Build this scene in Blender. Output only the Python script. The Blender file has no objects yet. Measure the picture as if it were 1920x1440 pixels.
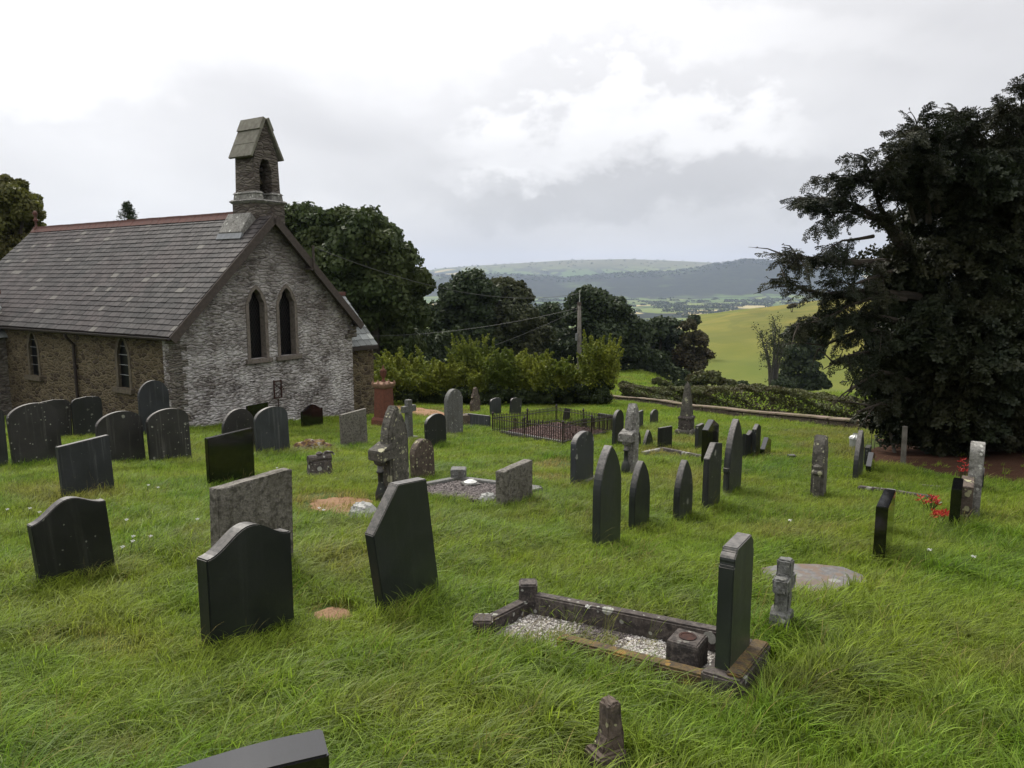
import bpy, bmesh, math, random
import numpy as np
from mathutils import Vector, Matrix, Euler
R = math.radians
random.seed(7)
rng = np.random.default_rng(11)
scene = bpy.context.scene
col = scene.collection

# ---------------------------------------------------------------- camera, light, exposure
EYE = 1.8
PITCH = R(7.93)
FPX = 1400.0
cam_d = bpy.data.cameras.new('camera')
cam_d.sensor_fit = 'HORIZONTAL'; cam_d.sensor_width = 36.0
cam_d.lens = 36.0 * FPX / 1920.0
cam_d.clip_start = 0.05; cam_d.clip_end = 40000
cam = bpy.data.objects.new('camera', cam_d); col.objects.link(cam)
cam.location = (0, 0, EYE); cam.rotation_euler = (R(90) - PITCH, 0, 0)
scene.camera = cam

SUN_EL, SUN_AZ = R(48), R(-28)          # azimuth from +Y towards +X
world = bpy.data.worlds.new('World'); scene.world = world; world.use_nodes = True

def newnode(nt, typ, **kw):
    n = nt.nodes.new(typ)
    ins = kw.pop('ins', {})
    for k, v in kw.items(): setattr(n, k, v)
    for k, v in ins.items():
        if isinstance(v, bpy.types.NodeSocket): nt.links.new(v, n.inputs[k])
        else: n.inputs[k].default_value = v
    return n
def math_(nt, op, a, b=0.0, clamp=False):
    n = newnode(nt, 'ShaderNodeMath', operation=op, use_clamp=clamp, ins={0: a, 1: b}); return n.outputs[0]
def mixc(nt, f, a, b, mode='MIX'):
    n = nt.nodes.new('ShaderNodeMix'); n.data_type = 'RGBA'; n.blend_type = mode
    for k, v in ((0, f), (6, a), (7, b)):
        if isinstance(v, bpy.types.NodeSocket): nt.links.new(v, n.inputs[k])
        else: n.inputs[k].default_value = (tuple(v) + (1,)) if isinstance(v, (tuple, list)) and len(v) == 3 else v
    return n.outputs[2]
def ramp(nt, f, lo, hi, a=0.0, b=1.0):
    n = newnode(nt, 'ShaderNodeMapRange', ins={0: f, 1: lo, 2: hi, 3: a, 4: b}); n.clamp = True; return n.outputs[0]
def noise(nt, vec, scale, detail=4, rough=.55, dist=0.0):
    n = newnode(nt, 'ShaderNodeTexNoise', ins={'Scale': scale, 'Detail': detail, 'Roughness': rough, 'Distortion': dist})
    if vec is not None: nt.links.new(vec, n.inputs['Vector'])
    return n.outputs[0]
def vmap(nt, vec, scale=(1, 1, 1), loc=(0, 0, 0)):
    n = newnode(nt, 'ShaderNodeMapping', ins={'Scale': scale, 'Location': loc}); nt.links.new(vec, n.inputs['Vector']); return n.outputs[0]

wt = world.node_tree; wt.nodes.clear()
sky = newnode(wt, 'ShaderNodeTexSky', sky_type='NISHITA', sun_disc=False, sun_elevation=SUN_EL, sun_rotation=SUN_AZ)
tc = newnode(wt, 'ShaderNodeTexCoord')
sep = newnode(wt, 'ShaderNodeSeparateXYZ', ins={0: tc.outputs['Generated']})
zc = math_(wt, 'MAXIMUM', sep.outputs[2], 0.0)
den = math_(wt, 'ADD', zc, 0.16)
cx = math_(wt, 'DIVIDE', sep.outputs[0], den); cy = math_(wt, 'DIVIDE', sep.outputs[1], den)
cv = newnode(wt, 'ShaderNodeCombineXYZ', ins={0: cx, 1: cy, 2: 0.0}).outputs[0]
n1 = noise(wt, vmap(wt, cv, (1, 1, 1), (3.1, 7.4, 0)), 0.75, 7, .5, .25)
n2 = noise(wt, vmap(wt, tc.outputs['Generated'], (1, 1, 2.1), (2.2, .4, 5)), 2.5, 8, .50, .4)
elev = ramp(wt, zc, 0.0, 0.42)
az = ramp(wt, sep.outputs[0], -.45, .6)
base = math_(wt, 'ADD', ramp(wt, elev, 0, 1, .56, 1.10), ramp(wt, zc, .42, 1.0, 0, .95))
base = math_(wt, 'MULTIPLY', base, ramp(wt, az, 0, 1, 1.10, .86))
c1 = ramp(wt, n1, .33, .67, .95, 1.05); c2 = ramp(wt, n2, .38, .62, .92, 1.06)
lum = math_(wt, 'MULTIPLY', math_(wt, 'MULTIPLY', base, c1), c2)
yy_ = math_(wt, 'MAXIMUM', sep.outputs[1], .05); ax_ = math_(wt, 'DIVIDE', sep.outputs[0], yy_); ez_ = math_(wt, 'DIVIDE', zc, yy_)
nb = noise(wt, vmap(wt, tc.outputs['Generated'], (1, 1, 1.5), (4.2, 1.4, 2)), 7.0, 9, .60, .15); nb2 = noise(wt, vmap(wt, tc.outputs['Generated'], (1, 1, 1.5), (1.2, 3.4, 2)), 2.6, 4, .5)
edge = math_(wt, 'ADD', math_(wt, 'MULTIPLY', math_(wt, 'SUBTRACT', nb, .5), .24), math_(wt, 'MULTIPLY', math_(wt, 'SUBTRACT', nb2, .5), .16))
def bank(lum, cx_, cz_, wx, wz, amt, k=1.0, hard=.5):
    dx = math_(wt, 'DIVIDE', math_(wt, 'SUBTRACT', ax_, cx_), wx); dz = math_(wt, 'DIVIDE', math_(wt, 'ADD', math_(wt, 'SUBTRACT', ez_, cz_), math_(wt, 'MULTIPLY', edge, k)), wz)
    r2 = math_(wt, 'ADD', math_(wt, 'MULTIPLY', dx, dx), math_(wt, 'MULTIPLY', dz, dz))
    m = newnode(wt, 'ShaderNodeMapRange', interpolation_type='SMOOTHSTEP', ins={0: r2, 1: 1.6, 2: 1.6 - 1.6 * hard, 3: 0., 4: amt}); m.clamp = True
    return math_(wt, 'MULTIPLY', lum, math_(wt, 'ADD', m.outputs[0], 1.0))
for b_ in ((.55, .42, .42, .20, -.10, .8, 1.), (-.60, .36, .25, .10, -.10, .8, 1.), (-.62, .27, .22, .06, .16, .8, 1.), (-.25, .20, .3, .07, -.07, .8, 1.), (.12, .245, .24, .035, -.06, 1., 1.), (.14, .195, .22, .045, .22, 1.1, .7),
           (.18, .125, .30, .045, -.17, .9, .9), (-.02, .145, .08, .018, .10, .6, .7), (.02, .06, .5, .035, -.02, .6, 1.), (.22, .31, .35, .035, .10, .7, .9)):
    lum = bank(lum, *b_)
ccol = mixc(wt, ramp(wt, lum, .45, 1.0), (1.0, .98, .985), (1.0, .985, .98))
cl = newnode(wt, 'ShaderNodeVectorMath', operation='SCALE', ins={0: ccol}); wt.links.new(lum, cl.inputs['Scale'])
bgc = newnode(wt, 'ShaderNodeBackground', ins={0: cl.outputs[0], 1: 1.0})
bgs = newnode(wt, 'ShaderNodeBackground', ins={0: sky.outputs[0], 1: 0.08})
mx = newnode(wt, 'ShaderNodeMixShader', ins={0: .9}); wt.links.new(bgs.outputs[0], mx.inputs[1]); wt.links.new(bgc.outputs[0], mx.inputs[2])
wo = newnode(wt, 'ShaderNodeOutputWorld'); wt.links.new(mx.outputs[0], wo.inputs[0])
world.cycles.sampling_method = 'MANUAL'; world.cycles.sample_map_resolution = 512

sl = bpy.data.lights.new('sun', 'SUN'); sl.energy = 3.2; sl.angle = R(12); sl.color = (1, .95, .86)
sun = bpy.data.objects.new('sun', sl); col.objects.link(sun)
sd = Vector((math.sin(SUN_AZ) * math.cos(SUN_EL), math.cos(SUN_AZ) * math.cos(SUN_EL), math.sin(SUN_EL)))
sun.rotation_euler = sd.to_track_quat('Z', 'Y').to_euler()
scene.view_settings.view_transform = 'Standard'; scene.view_settings.look = 'None'
scene.view_settings.exposure = 0.22; scene.view_settings.gamma = 1.0
cy_ = scene.cycles
cy_.max_bounces = 6; cy_.diffuse_bounces = 3; cy_.glossy_bounces = 3; cy_.transmission_bounces = 4
cy_.volume_bounces = 1; cy_.transparent_max_bounces = 6; cy_.use_denoising = True
cy_.sample_clamp_indirect = 4

# ---------------------------------------------------------------- pixel <-> world (surveying the photograph)
cp, sp = math.cos(PITCH), math.sin(PITCH)
def ray(px, py):
    a, b = (px - 960) / FPX, (720 - py) / FPX
    return a, cp + b * sp, -sp + b * cp
def at(px, py, d):                      # point on the ray at forward distance d
    x, y, z = ray(px, py); return Vector((x / y * d, d, EYE + z / y * d))
def tz(py): x, y, z = ray(960, py); return z / y
def proj(p):
    x, y, z = p[0], p[1], p[2] - EYE
    f = y * cp - z * sp; u = y * sp + z * cp
    return 960 + FPX * x / f, 720 - FPX * u / f

# ---------------------------------------------------------------- the lie of the land
def sstep(a, b, x): t = np.clip((x - a) / (b - a), 0, 1); return t * t * (3 - 2 * t)
def hills_n(x, y, s, seed):
    return (np.sin(x / s + seed) * np.cos(y / s * 1.3 + seed * 2) + .5 * np.sin(x / s * 2.3 + 1.7 + seed) * np.sin(y / s * 2.1 + seed) + .25 * np.cos(x / s * 4.7 - y / s * 3.9 + seed))
CR = [(700, 530), (800, 508), (830, 503), (880, 499), (1000, 492), (1060, 488), (1170, 486), (1230, 488), (1330, 493), (1500, 502), (1900, 520)]
NR = [(700, 520), (935, 513), (1060, 520), (1160, 512), (1270, 508), (1330, 497), (1390, 487.5), (1460, 490), (1520, 503), (1600, 522), (1900, 540)]
def gz(x, y):
    x = np.asarray(x, float); y = np.asarray(y, float)
    yy = np.clip(y, -60, None)
    z = -.12 * np.clip(yy, -60, 36)
    z = z + np.interp(yy, [0, 36, 44, 50, 60, 70], [0, 0, -.95, -1.45, -2.3, -2.9])
    z = z - .10 * sstep(-12, -60, yy) * 0
    tx = x / np.maximum(y, 30)
    left = np.interp(y, [70, 100, 250, 600, 1200, 3600], [0, -3.0, -24, -52, -82, -82])
    crest = np.interp(tx, [.12, .2, .25, .3, .4, .53, .8, 1.6], [-.125, -.085, -.062, -.052, -.0335, -.018, 0.004, .03]) * 220
    base = 1.8 - (1.8 + .12 * 36 + 2.9)
    cz = crest + 1.8 - base
    t = sstep(118, 225, y)
    hill = np.interp(y, [46, 50, 60, 70, 118], [0, -.1, -1.0, -2.1, -9.2]); hill = hill + (cz + 9.2) * np.sin(t * math.pi / 2) ** 1.2
    hill = hill + (-80 - cz) * sstep(225, 1300, y)
    w = sstep(.17, .25, tx)
    far = left * (1 - w) + hill * w
    z = z + np.where(y > 45, far, 0)
    # far ridges
    txs = np.array([(p[0] - 960) / FPX for p in CR]); czs = np.array([tz(p[1]) for p in CR])
    txn = np.array([(p[0] - 960) / FPX for p in NR]); nzs = np.array([tz(p[1]) for p in NR])
    fl = base - 82
    back = np.interp(tx, txs, czs) * 6800 + 1.8
    near = np.interp(tx, txn, nzs) * 4600 + 1.8
    rn = sstep(3500, 4600, y) * (1 - .35 * sstep(4600, 5500, y)) * (near - fl)
    rb = sstep(4900, 6800, y) * (1 - .6 * sstep(6800, 9500, y)) * (back - fl)
    r = np.maximum(rn, rb) + hills_n(x, y, 420, 1.3) * 5 * sstep(3500, 4300, y) * (1 - sstep(4200, 4600, y) + sstep(4800, 5400, y) * (1 - sstep(6200, 6800, y)))
    z = z + np.where(y > 3400, r, 0)
    # small undulation
    nz = hills_n(x, y, 1.3, 0.4) * .022 + hills_n(x, y, 4.1, 2.2) * .035
    z = z + nz * (1 - sstep(60, 90, y)) + (hills_n(x, y, 23, .7) * .5 + .22 * np.sin((z + .03 * x) * 2.2 + hills_n(x, y, 30, 2.)) * sstep(110, 135, y) * (1 - sstep(215, 230, y))) * sstep(75, 130, y) * (1 - sstep(1000, 2000, y))
    return z
def gh(x, y): return float(gz(x, y))
def G(px, py, lo=1.0, hi=400.):
    a, b, c = ray(px, py); a /= b; c /= b
    d = lo
    while d < hi:
        if EYE + c * d < gh(a * d, d): break
        d *= 1.02
    lo_, hi_ = d / 1.02, d
    for _ in range(30):
        m = (lo_ + hi_) / 2
        if EYE + c * m < gh(a * m, m): hi_ = m
        else: lo_ = m
    return Vector((a * hi_, hi_, gh(a * hi_, hi_)))
def zat(x, y, py):                      # height over plan point (x,y) seen at row py
    return EYE + tz(py) * y

# ---------------------------------------------------------------- object helpers
def tag(o, label=None, cat=None, group=None, kind=None):
    if label: o['label'] = label
    if cat: o['category'] = cat
    if group: o['group'] = group
    if kind: o['kind'] = kind
    return o
def empty(name, loc, rz=0):
    o = bpy.data.objects.new(name, None); o.empty_display_size = .2; col.objects.link(o)
    o.location = loc; o.rotation_euler = (0, 0, rz); return o
def link_mesh(name, me, mats, parent=None, smooth=False):
    for m in (mats if isinstance(mats, (list, tuple)) else [mats]): me.materials.append(m)
    if smooth:
        me.polygons.foreach_set('use_smooth', [True] * len(me.polygons))
    o = bpy.data.objects.new(name, me); col.objects.link(o)
    if parent is not None: o.parent = parent
    return o
class MB:
    def __init__(s): s.v = []; s.f = []; s.r = []
    def add(s, vs, fs, rnd=0.5):
        k = len(s.v); s.v += [tuple(v) for v in vs]; s.f += [tuple(i + k for i in f) for f in fs]; s.r += [rnd] * len(fs)
    def box(s, x0, x1, y0, y1, z0, z1, rnd=.5, M=None):
        vs = [Vector((x, y, z)) for x in (x0, x1) for y in (y0, y1) for z in (z0, z1)]
        if M is not None: vs = [M @ v for v in vs]
        s.add(vs, [(0, 1, 3, 2), (4, 6, 7, 5), (0, 4, 5, 1), (2, 3, 7, 6), (0, 2, 6, 4), (1, 5, 7, 3)], rnd)
    def tube(s, pts, rad, n=8, caps=True, rnd=.5):
        pts = [Vector(p) for p in pts]
        if not isinstance(rad, (list, tuple)): rad = [rad] * len(pts)
        k = len(s.v); up = None
        for i, p in enumerate(pts):
            t = (pts[min(i + 1, len(pts) - 1)] - pts[max(i - 1, 0)]).normalized()
            if up is None: up = t.orthogonal().normalized()
            up = (up - t * up.dot(t))
            up = up.normalized() if up.length > 1e-6 else t.orthogonal().normalized()
            b = t.cross(up)
            for j in range(n):
                a = 2 * math.pi * j / n
                s.v.append(tuple(p + (up * math.cos(a) + b * math.sin(a)) * rad[i]))
        for i in range(len(pts) - 1):
            for j in range(n):
                s.f.append((k + i * n + j, k + i * n + (j + 1) % n, k + (i + 1) * n + (j + 1) % n, k + (i + 1) * n + j)); s.r.append(rnd)
        if caps:
            s.f.append(tuple(k + j for j in reversed(range(n)))); s.r.append(rnd)
            e = k + (len(pts) - 1) * n; s.f.append(tuple(e + j for j in range(n))); s.r.append(rnd)
    def lathe(s, prof, n=20, cx=0, cy=0, sq=False, rnd=.5):
        k = len(s.v)
        if sq: n = 4
        for r, z in prof:
            for j in range(n):
                a = 2 * math.pi * (j + (.5 if sq else 0)) / n; rr = r * (math.sqrt(2) if sq else 1)
                s.v.append((cx + rr * math.cos(a), cy + rr * math.sin(a), z))
        for i in range(len(prof) - 1):
            for j in range(n):
                s.f.append((k + i * n + j, k + i * n + (j + 1) % n, k + (i + 1) * n + (j + 1) % n, k + (i + 1) * n + j)); s.r.append(rnd)
        s.f.append(tuple(k + j for j in reversed(range(n)))); s.r.append(rnd)
        e = k + (len(prof) - 1) * n; s.f.append(tuple(e + j for j in range(n))); s.r.append(rnd)
    def build(s, name, mats, parent=None, smooth=False, bevel=0, fix=True):
        me = bpy.data.meshes.new(name); me.from_pydata(s.v, [], s.f); me.update()
        a = me.attributes.new('rnd', 'FLOAT', 'FACE'); a.data.foreach_set('value', s.r)
        if fix or bevel:
            bm = bmesh.new(); bm.from_mesh(me)
            if fix: bmesh.ops.recalc_face_normals(bm, faces=bm.faces)
            if bevel:
                es = [e for e in bm.edges if len(e.link_faces) == 2 and e.calc_face_angle(0) > .5]
                bmesh.ops.bevel(bm, geom=es, offset=bevel, segments=2, affect='EDGES', clamp_overlap=True)
            bm.to_mesh(me); bm.free()
        o = link_mesh(name, me, mats, parent, smooth)
        return o
def fast_mesh(name, verts, faces, mats, parent=None, attr=None, smooth=False, nper=4):
    me = bpy.data.meshes.new(name)
    verts = np.ascontiguousarray(verts, np.float32); faces = np.ascontiguousarray(faces, np.int32)
    me.vertices.add(len(verts)); me.vertices.foreach_set('co', verts.ravel())
    me.loops.add(faces.size); me.loops.foreach_set('vertex_index', faces.ravel())
    me.polygons.add(len(faces))
    me.polygons.foreach_set('loop_start', np.arange(len(faces), dtype=np.int32) * nper)
    me.polygons.foreach_set('loop_total', np.full(len(faces), nper, np.int32))
    if attr is not None:
        a = me.attributes.new('rnd', 'FLOAT', 'FACE'); a.data.foreach_set('value', np.asarray(attr, np.float32))
    me.update(calc_edges=True)
    if smooth: me.polygons.foreach_set('use_smooth', np.ones(len(faces), bool))
    return link_mesh(name, me, mats, parent)

# ---------------------------------------------------------------- materials
def new_mat(name):
    m = bpy.data.materials.new(name); m.use_nodes = True; nt = m.node_tree; nt.nodes.clear()
    out = newnode(nt, 'ShaderNodeOutputMaterial')
    return m, nt, out
def finish(nt, out, colr, rough=.6, spec=.4, bump=None, bstr=.4, bdist=.01, metal=0.0, coat=0.0):
    p = newnode(nt, 'ShaderNodeBsdfPrincipled')
    for k, v in (('Base Color', colr), ('Roughness', rough), ('Specular IOR Level', spec), ('Metallic', metal), ('Coat Weight', coat)):
        if isinstance(v, bpy.types.NodeSocket): nt.links.new(v, p.inputs[k])
        else: p.inputs[k].default_value = (tuple(v) + (1,)) if isinstance(v, tuple) else v
    if bump is not None:
        b = newnode(nt, 'ShaderNodeBump', ins={'Strength': bstr, 'Distance': bdist}); nt.links.new(bump, b.inputs['Height'])
        nt.links.new(b.outputs[0], p.inputs['Normal'])
    nt.links.new(p.outputs[0], out.inputs[0]); return p
def objvec(nt):
    t = newnode(nt, 'ShaderNodeTexCoord'); oi = newnode(nt, 'ShaderNodeObjectInfo')
    s = newnode(nt, 'ShaderNodeMath', operation='MULTIPLY', ins={0: oi.outputs['Random'], 1: 57.0})
    a = newnode(nt, 'ShaderNodeVectorMath', operation='ADD', ins={0: t.outputs['Object'], 1: s.outputs[0]})
    return a.outputs[0], t.outputs['Object'], oi.outputs['Random']
def poswrld(nt): return newnode(nt, 'ShaderNodeNewGeometry').outputs['Position']
def spots(nt, vec, scale, thr, keep=.5):
    v = newnode(nt, 'ShaderNodeTexVoronoi', ins={'Scale': scale}); 
    w = newnode(nt, 'ShaderNodeVectorMath', operation='ADD', ins={0: vec})
    nn = newnode(nt, 'ShaderNodeTexNoise', ins={'Scale': scale * 2.2}); nt.links.new(vec, nn.inputs['Vector'])
    sc = newnode(nt, 'ShaderNodeVectorMath', operation='SCALE', ins={0: nn.outputs['Color'], 'Scale': .28 / scale}); nt.links.new(sc.outputs[0], w.inputs[1])
    nt.links.new(w.outputs[0], v.inputs['Vector'])
    s = newnode(nt, 'ShaderNodeSeparateColor', ins={0: v.outputs['Color']})
    on = math_(nt, 'GREATER_THAN', s.outputs[0], keep)
    rad = math_(nt, 'MULTIPLY', s.outputs[1], thr)
    d = ramp(nt, math_(nt, 'SUBTRACT', rad, v.outputs['Distance']), 0, .05)
    return math_(nt, 'MULTIPLY', d, on)

def slate_mat(name, c1, c2, streak=(.10, .10, .10), samt=.35, lich=None, lamt=.5, rough=.5, moss=.3):
    m, nt, out = new_mat(name); v, ob, r = objvec(nt)
    n = noise(nt, v, 3.2, 6, .6); nf = noise(nt, v, 60, 3, .6)
    c = mixc(nt, ramp(nt, n, .3, .7), c1, c2)
    st = noise(nt, vmap(nt, v, (16, 16, .8)), 1.0, 5, .6)
    c = mixc(nt, ramp(nt, st, .56, .72, 0, samt), c, streak)
    c = mixc(nt, ramp(nt, nf, .35, .65, 0, .35), c, c1, 'MIX')
    sz = newnode(nt, 'ShaderNodeSeparateXYZ', ins={0: ob})
    g = math_(nt, 'MULTIPLY', ramp(nt, sz.outputs[2], .35, 0.02), ramp(nt, n, .35, .6))
    c = mixc(nt, math_(nt, 'MULTIPLY', g, moss), c, (.035, .05, .02))
    if lich:
        s1 = spots(nt, v, 9, .42, 1 - lamt * .6); s2 = spots(nt, v, 26, .40, 1 - lamt * .5)
        patch = ramp(nt, noise(nt, v, 2.0, 3), .42, .56)
        s = math_(nt, 'MULTIPLY', math_(nt, 'MAXIMUM', s1, s2), patch)
        c = mixc(nt, math_(nt, 'MULTIPLY', s, .85), c, lich)
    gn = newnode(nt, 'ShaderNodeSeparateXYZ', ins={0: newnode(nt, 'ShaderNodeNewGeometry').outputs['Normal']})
    c = mixc(nt, math_(nt, 'MULTIPLY', ramp(nt, gn.outputs[2], .25, .5), ramp(nt, noise(nt, v, 30, 4, .7), .35, .6, .25, .95)), c, (.12, .11, .10))  # upward faces paler: lichen, plus light on the tops put into the colour
    br = newnode(nt, 'ShaderNodeHueSaturation', ins={'Color': c}); nt.links.new(ramp(nt, r, 0, 1, .75, 1.3), br.inputs['Value'])
    h = math_(nt, 'ADD', math_(nt, 'MULTIPLY', nf, .25), noise(nt, v, 12, 5, .6))
    finish(nt, out, br.outputs[0], ramp(nt, n, .3, .7, rough - .1, rough + .12), .35, h, .35, .006)
    return m
def granite_mat(name, c1, c2, c3, bs=.8, sc=70, rough=.8, lich=None, lamt=.4, stain=(.05, .045, .03)):
    m, nt, out = new_mat(name); v, ob, r = objvec(nt)
    n = noise(nt, v, sc, 3, .7); n2 = noise(nt, v, sc * .33, 4, .6); big = noise(nt, v, 2.4, 6, .6)
    c = mixc(nt, ramp(nt, n, .4, .6), c1, c2); c = mixc(nt, ramp(nt, n2, .5, .62), c, c3)
    c = mixc(nt, ramp(nt, big, .45, .75, 0, .7), c, stain)
    st = noise(nt, vmap(nt, v, (11, 11, .9)), 1.0, 4, .6)
    c = mixc(nt, ramp(nt, st, .52, .7, 0, .5), c, stain)
    if lich:
        s1 = spots(nt, v, 8, .45, 1 - lamt * .7); s2 = spots(nt, v, 22, .42, 1 - lamt * .6)
        s = math_(nt, 'MULTIPLY', math_(nt, 'MAXIMUM', s1, s2), ramp(nt, noise(nt, v, 2.7, 3), .36, .5))
        c = mixc(nt, math_(nt, 'MULTIPLY', s, .9), c, lich)
    h = math_(nt, 'ADD', noise(nt, v, sc * .5, 4, .7), math_(nt, 'MULTIPLY', n2, 1.2))
    finish(nt, out, c, rough, .3, h, bs, .012)
    return m
def plain_mat(name, c, rough=.6, spec=.4, vary=.25, metal=0, sc=12, c2=None, bs=.2, coat=0):
    m, nt, out = new_mat(name); v, ob, r = objvec(nt)
    n = noise(nt, v, sc, 5, .6)
    c2 = c2 or tuple(x * (1 - vary) for x in c)
    cc = mixc(nt, ramp(nt, n, .35, .65), c, c2)
    finish(nt, out, cc, rough, spec, n, bs, .004, metal, coat); return m

M = {}
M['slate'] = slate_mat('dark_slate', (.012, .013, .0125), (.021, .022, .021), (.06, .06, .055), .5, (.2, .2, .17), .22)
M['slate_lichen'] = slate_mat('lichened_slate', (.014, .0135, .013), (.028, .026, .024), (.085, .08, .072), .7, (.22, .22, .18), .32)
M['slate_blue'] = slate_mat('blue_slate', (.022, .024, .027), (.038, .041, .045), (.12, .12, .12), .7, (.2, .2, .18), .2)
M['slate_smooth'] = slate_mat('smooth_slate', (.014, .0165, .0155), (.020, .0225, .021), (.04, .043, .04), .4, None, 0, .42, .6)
M['dome'] = plain_mat('weathered_white_plaster', (.30, .30, .28), .6, .3, .4, sc=30)
M['black'] = plain_mat('polished_black_granite', (.004, .004, .0045), .12, .7, .3, sc=90, bs=0.0, coat=.15)
M['granite'] = granite_mat('rough_granite', (.11, .10, .085), (.19, .175, .15), (.06, .055, .045), .9, 62)
M['granite_grey'] = granite_mat('grey_granite', (.10, .10, .095), (.15, .15, .14), (.06, .06, .055), .45, 110, .7, (.3, .3, .26), .3)
M['lichen_stone'] = granite_mat('lichen_covered_sandstone', (.075, .07, .058), (.115, .105, .088), (.05, .046, .038), .7, 40, .85, (.30, .29, .19), .8, (.03, .028, .022))
M['brown_stone'] = granite_mat('brown_sandstone', (.072, .055, .043), (.11, .085, .066), (.05, .04, .032), .6, 40, .85, (.30, .29, .17), .7, (.045, .03, .024))
M['pale_stone'] = granite_mat('pale_weathered_stone', (.17, .165, .15), (.26, .25, .23), (.10, .095, .085), .7, 45, .85, (.42, .42, .38), .6, (.07, .065, .055))
M['kerb'] = granite_mat('dark_weathered_kerb_stone', (.05, .042, .038), (.10, .085, .075), (.03, .026, .024), .8, 42, .85, (.28, .28, .25), .7, (.03, .022, .018))
M['dressed'] = granite_mat('dressed_window_stone', (.13, .11, .095), (.17, .145, .122), (.09, .075, .062), .35, 30, .85, None, 0, (.10, .085, .07))
M['side_dressed'] = granite_mat('dull_buff_window_stone', (.085, .070, .048), (.115, .095, .066), (.06, .05, .036), .35, 30, .85, None, 0, (.05, .042, .03))
M['red_stone'] = granite_mat('red_sandstone', (.105, .038, .023), (.14, .052, .032), (.09, .034, .022), .4, 40, .8, None, 0, (.07, .03, .02))
M['red_tile'] = plain_mat('red_ridge_tile', (.10, .036, .026), .75, .3, .5, sc=9, c2=(.07, .035, .028))
M['timber'] = plain_mat('weathered_timber', (.075, .06, .052), .8, .2, .4, sc=15, c2=(.045, .037, .032))
M['pole'] = plain_mat('grey_pole_timber', (.14, .13, .11), .85, .2, .4, sc=6, c2=(.08, .072, .06))
M['iron'] = plain_mat('black_iron', (.012, .011, .011), .5, .4, .4, sc=30, c2=(.03, .016, .012))
M['rust'] = plain_mat('rusted_iron', (.05, .022, .016), .85, .2, .5, sc=30, c2=(.025, .014, .012))
M['lead'] = plain_mat('grey_lead', (.20, .21, .22), .55, .4, .3, sc=8)
M['galv'] = plain_mat('galvanised_steel', (.42, .43, .42), .42, .5, .25, metal=.35, sc=7)
M['white'] = plain_mat('white_plastic', (.55, .55, .52), .4, .4, .3, sc=40)
M['red'] = plain_mat('red_petals', (.45, .015, .012), .6, .3, .4, sc=60)
M['cable'] = plain_mat('grey_cable', (.10, .10, .10), .6, .3, .2)
M['pipe'] = plain_mat('grey_pipe', (.16, .165, .16), .5, .4, .2)
M['moss'] = granite_mat('mossy_kerb_stone', (.075, .055, .03), (.13, .085, .03), (.05, .038, .028), 1.0, 40, .95, (.20, .12, .03), .9, (.04, .032, .022))
M['brass'] = plain_mat('dark_bronze', (.06, .045, .02), .5, .5, .4, metal=.5)

def glass_mat():
    m, nt, out = new_mat('dark_window_glass'); v, ob, r = objvec(nt)
    n = noise(nt, v, 2.5, 2)
    finish(nt, out, (.004, .0045, .005), .35, .12, n, .1, .02); return m
M['glass'] = glass_mat()

def rubble_mat(name, s1, s2, s3, mortar, mamt, wash=None, wamt=0.0, sc=(3.0, 3.0, 9.5), bs=1.0):
    m, nt, out = new_mat(name)
    t = newnode(nt, 'ShaderNodeTexCoord'); v = t.outputs['Object']
    dn = newnode(nt, 'ShaderNodeTexNoise', ins={'Scale': 2.2, 'Detail': 3}); nt.links.new(v, dn.inputs['Vector'])
    sc_ = newnode(nt, 'ShaderNodeVectorMath', operation='SCALE', ins={0: dn.outputs['Color'], 'Scale': .20})
    vv = newnode(nt, 'ShaderNodeVectorMath', operation='ADD', ins={0: v}); nt.links.new(sc_.outputs[0], vv.inputs[1])
    mv = vmap(nt, vv.outputs[0], sc)
    vo = newnode(nt, 'ShaderNodeTexVoronoi', ins={'Scale': 1.0}); nt.links.new(mv, vo.inputs['Vector'])
    ve = newnode(nt, 'ShaderNodeTexVoronoi', feature='DISTANCE_TO_EDGE', ins={'Scale': 1.0}); nt.links.new(mv, ve.inputs['Vector'])
    s = newnode(nt, 'ShaderNodeSeparateColor', ins={0: vo.outputs['Color']})
    c = mixc(nt, s.outputs[0], s1, s2); c = mixc(nt, math_(nt, 'GREATER_THAN', s.outputs[1], .72), c, s3)
    fine = noise(nt, vmap(nt, v, (1, 1, 2.4)), 26, 6, .65); big = noise(nt, v, 1.1, 5, .6)
    c = mixc(nt, ramp(nt, fine, .35, .65, 0, .55), c, tuple(x * .45 for x in s1))
    ed = ramp(nt, math_(nt, 'ADD', ve.outputs['Distance'], math_(nt, 'MULTIPLY', fine, .06)), .05, .13, 1, 0)
    c = mixc(nt, math_(nt, 'MULTIPLY', ed, mamt), c, mortar)
    if wash:
        sz = newnode(nt, 'ShaderNodeSeparateXYZ', ins={0: v})
        wn = math_(nt, 'MULTIPLY', ramp(nt, math_(nt, 'ADD', math_(nt, 'MULTIPLY', noise(nt, vmap(nt, v, (1, 1, 2.6)), 7.0, 6, .75), .7), math_(nt, 'MULTIPLY', noise(nt, v, 1.3, 4, .6), .4)), .49, .64), ramp(nt, sz.outputs[2], 6.6, 1.2, .18, 1.0))
        c = mixc(nt, math_(nt, 'MULTIPLY', wn, wamt), c, wash)
    c = mixc(nt, ramp(nt, big, .4, .75, 0, .35), c, tuple(x * .6 for x in s2))
    h = math_(nt, 'ADD', ramp(nt, ve.outputs['Distance'], 0, .22), math_(nt, 'MULTIPLY', fine, .7))
    h = math_(nt, 'ADD', h, math_(nt, 'MULTIPLY', s.outputs[2], .45))
    finish(nt, out, c, .9, .2, h, bs, .05); return m
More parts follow.
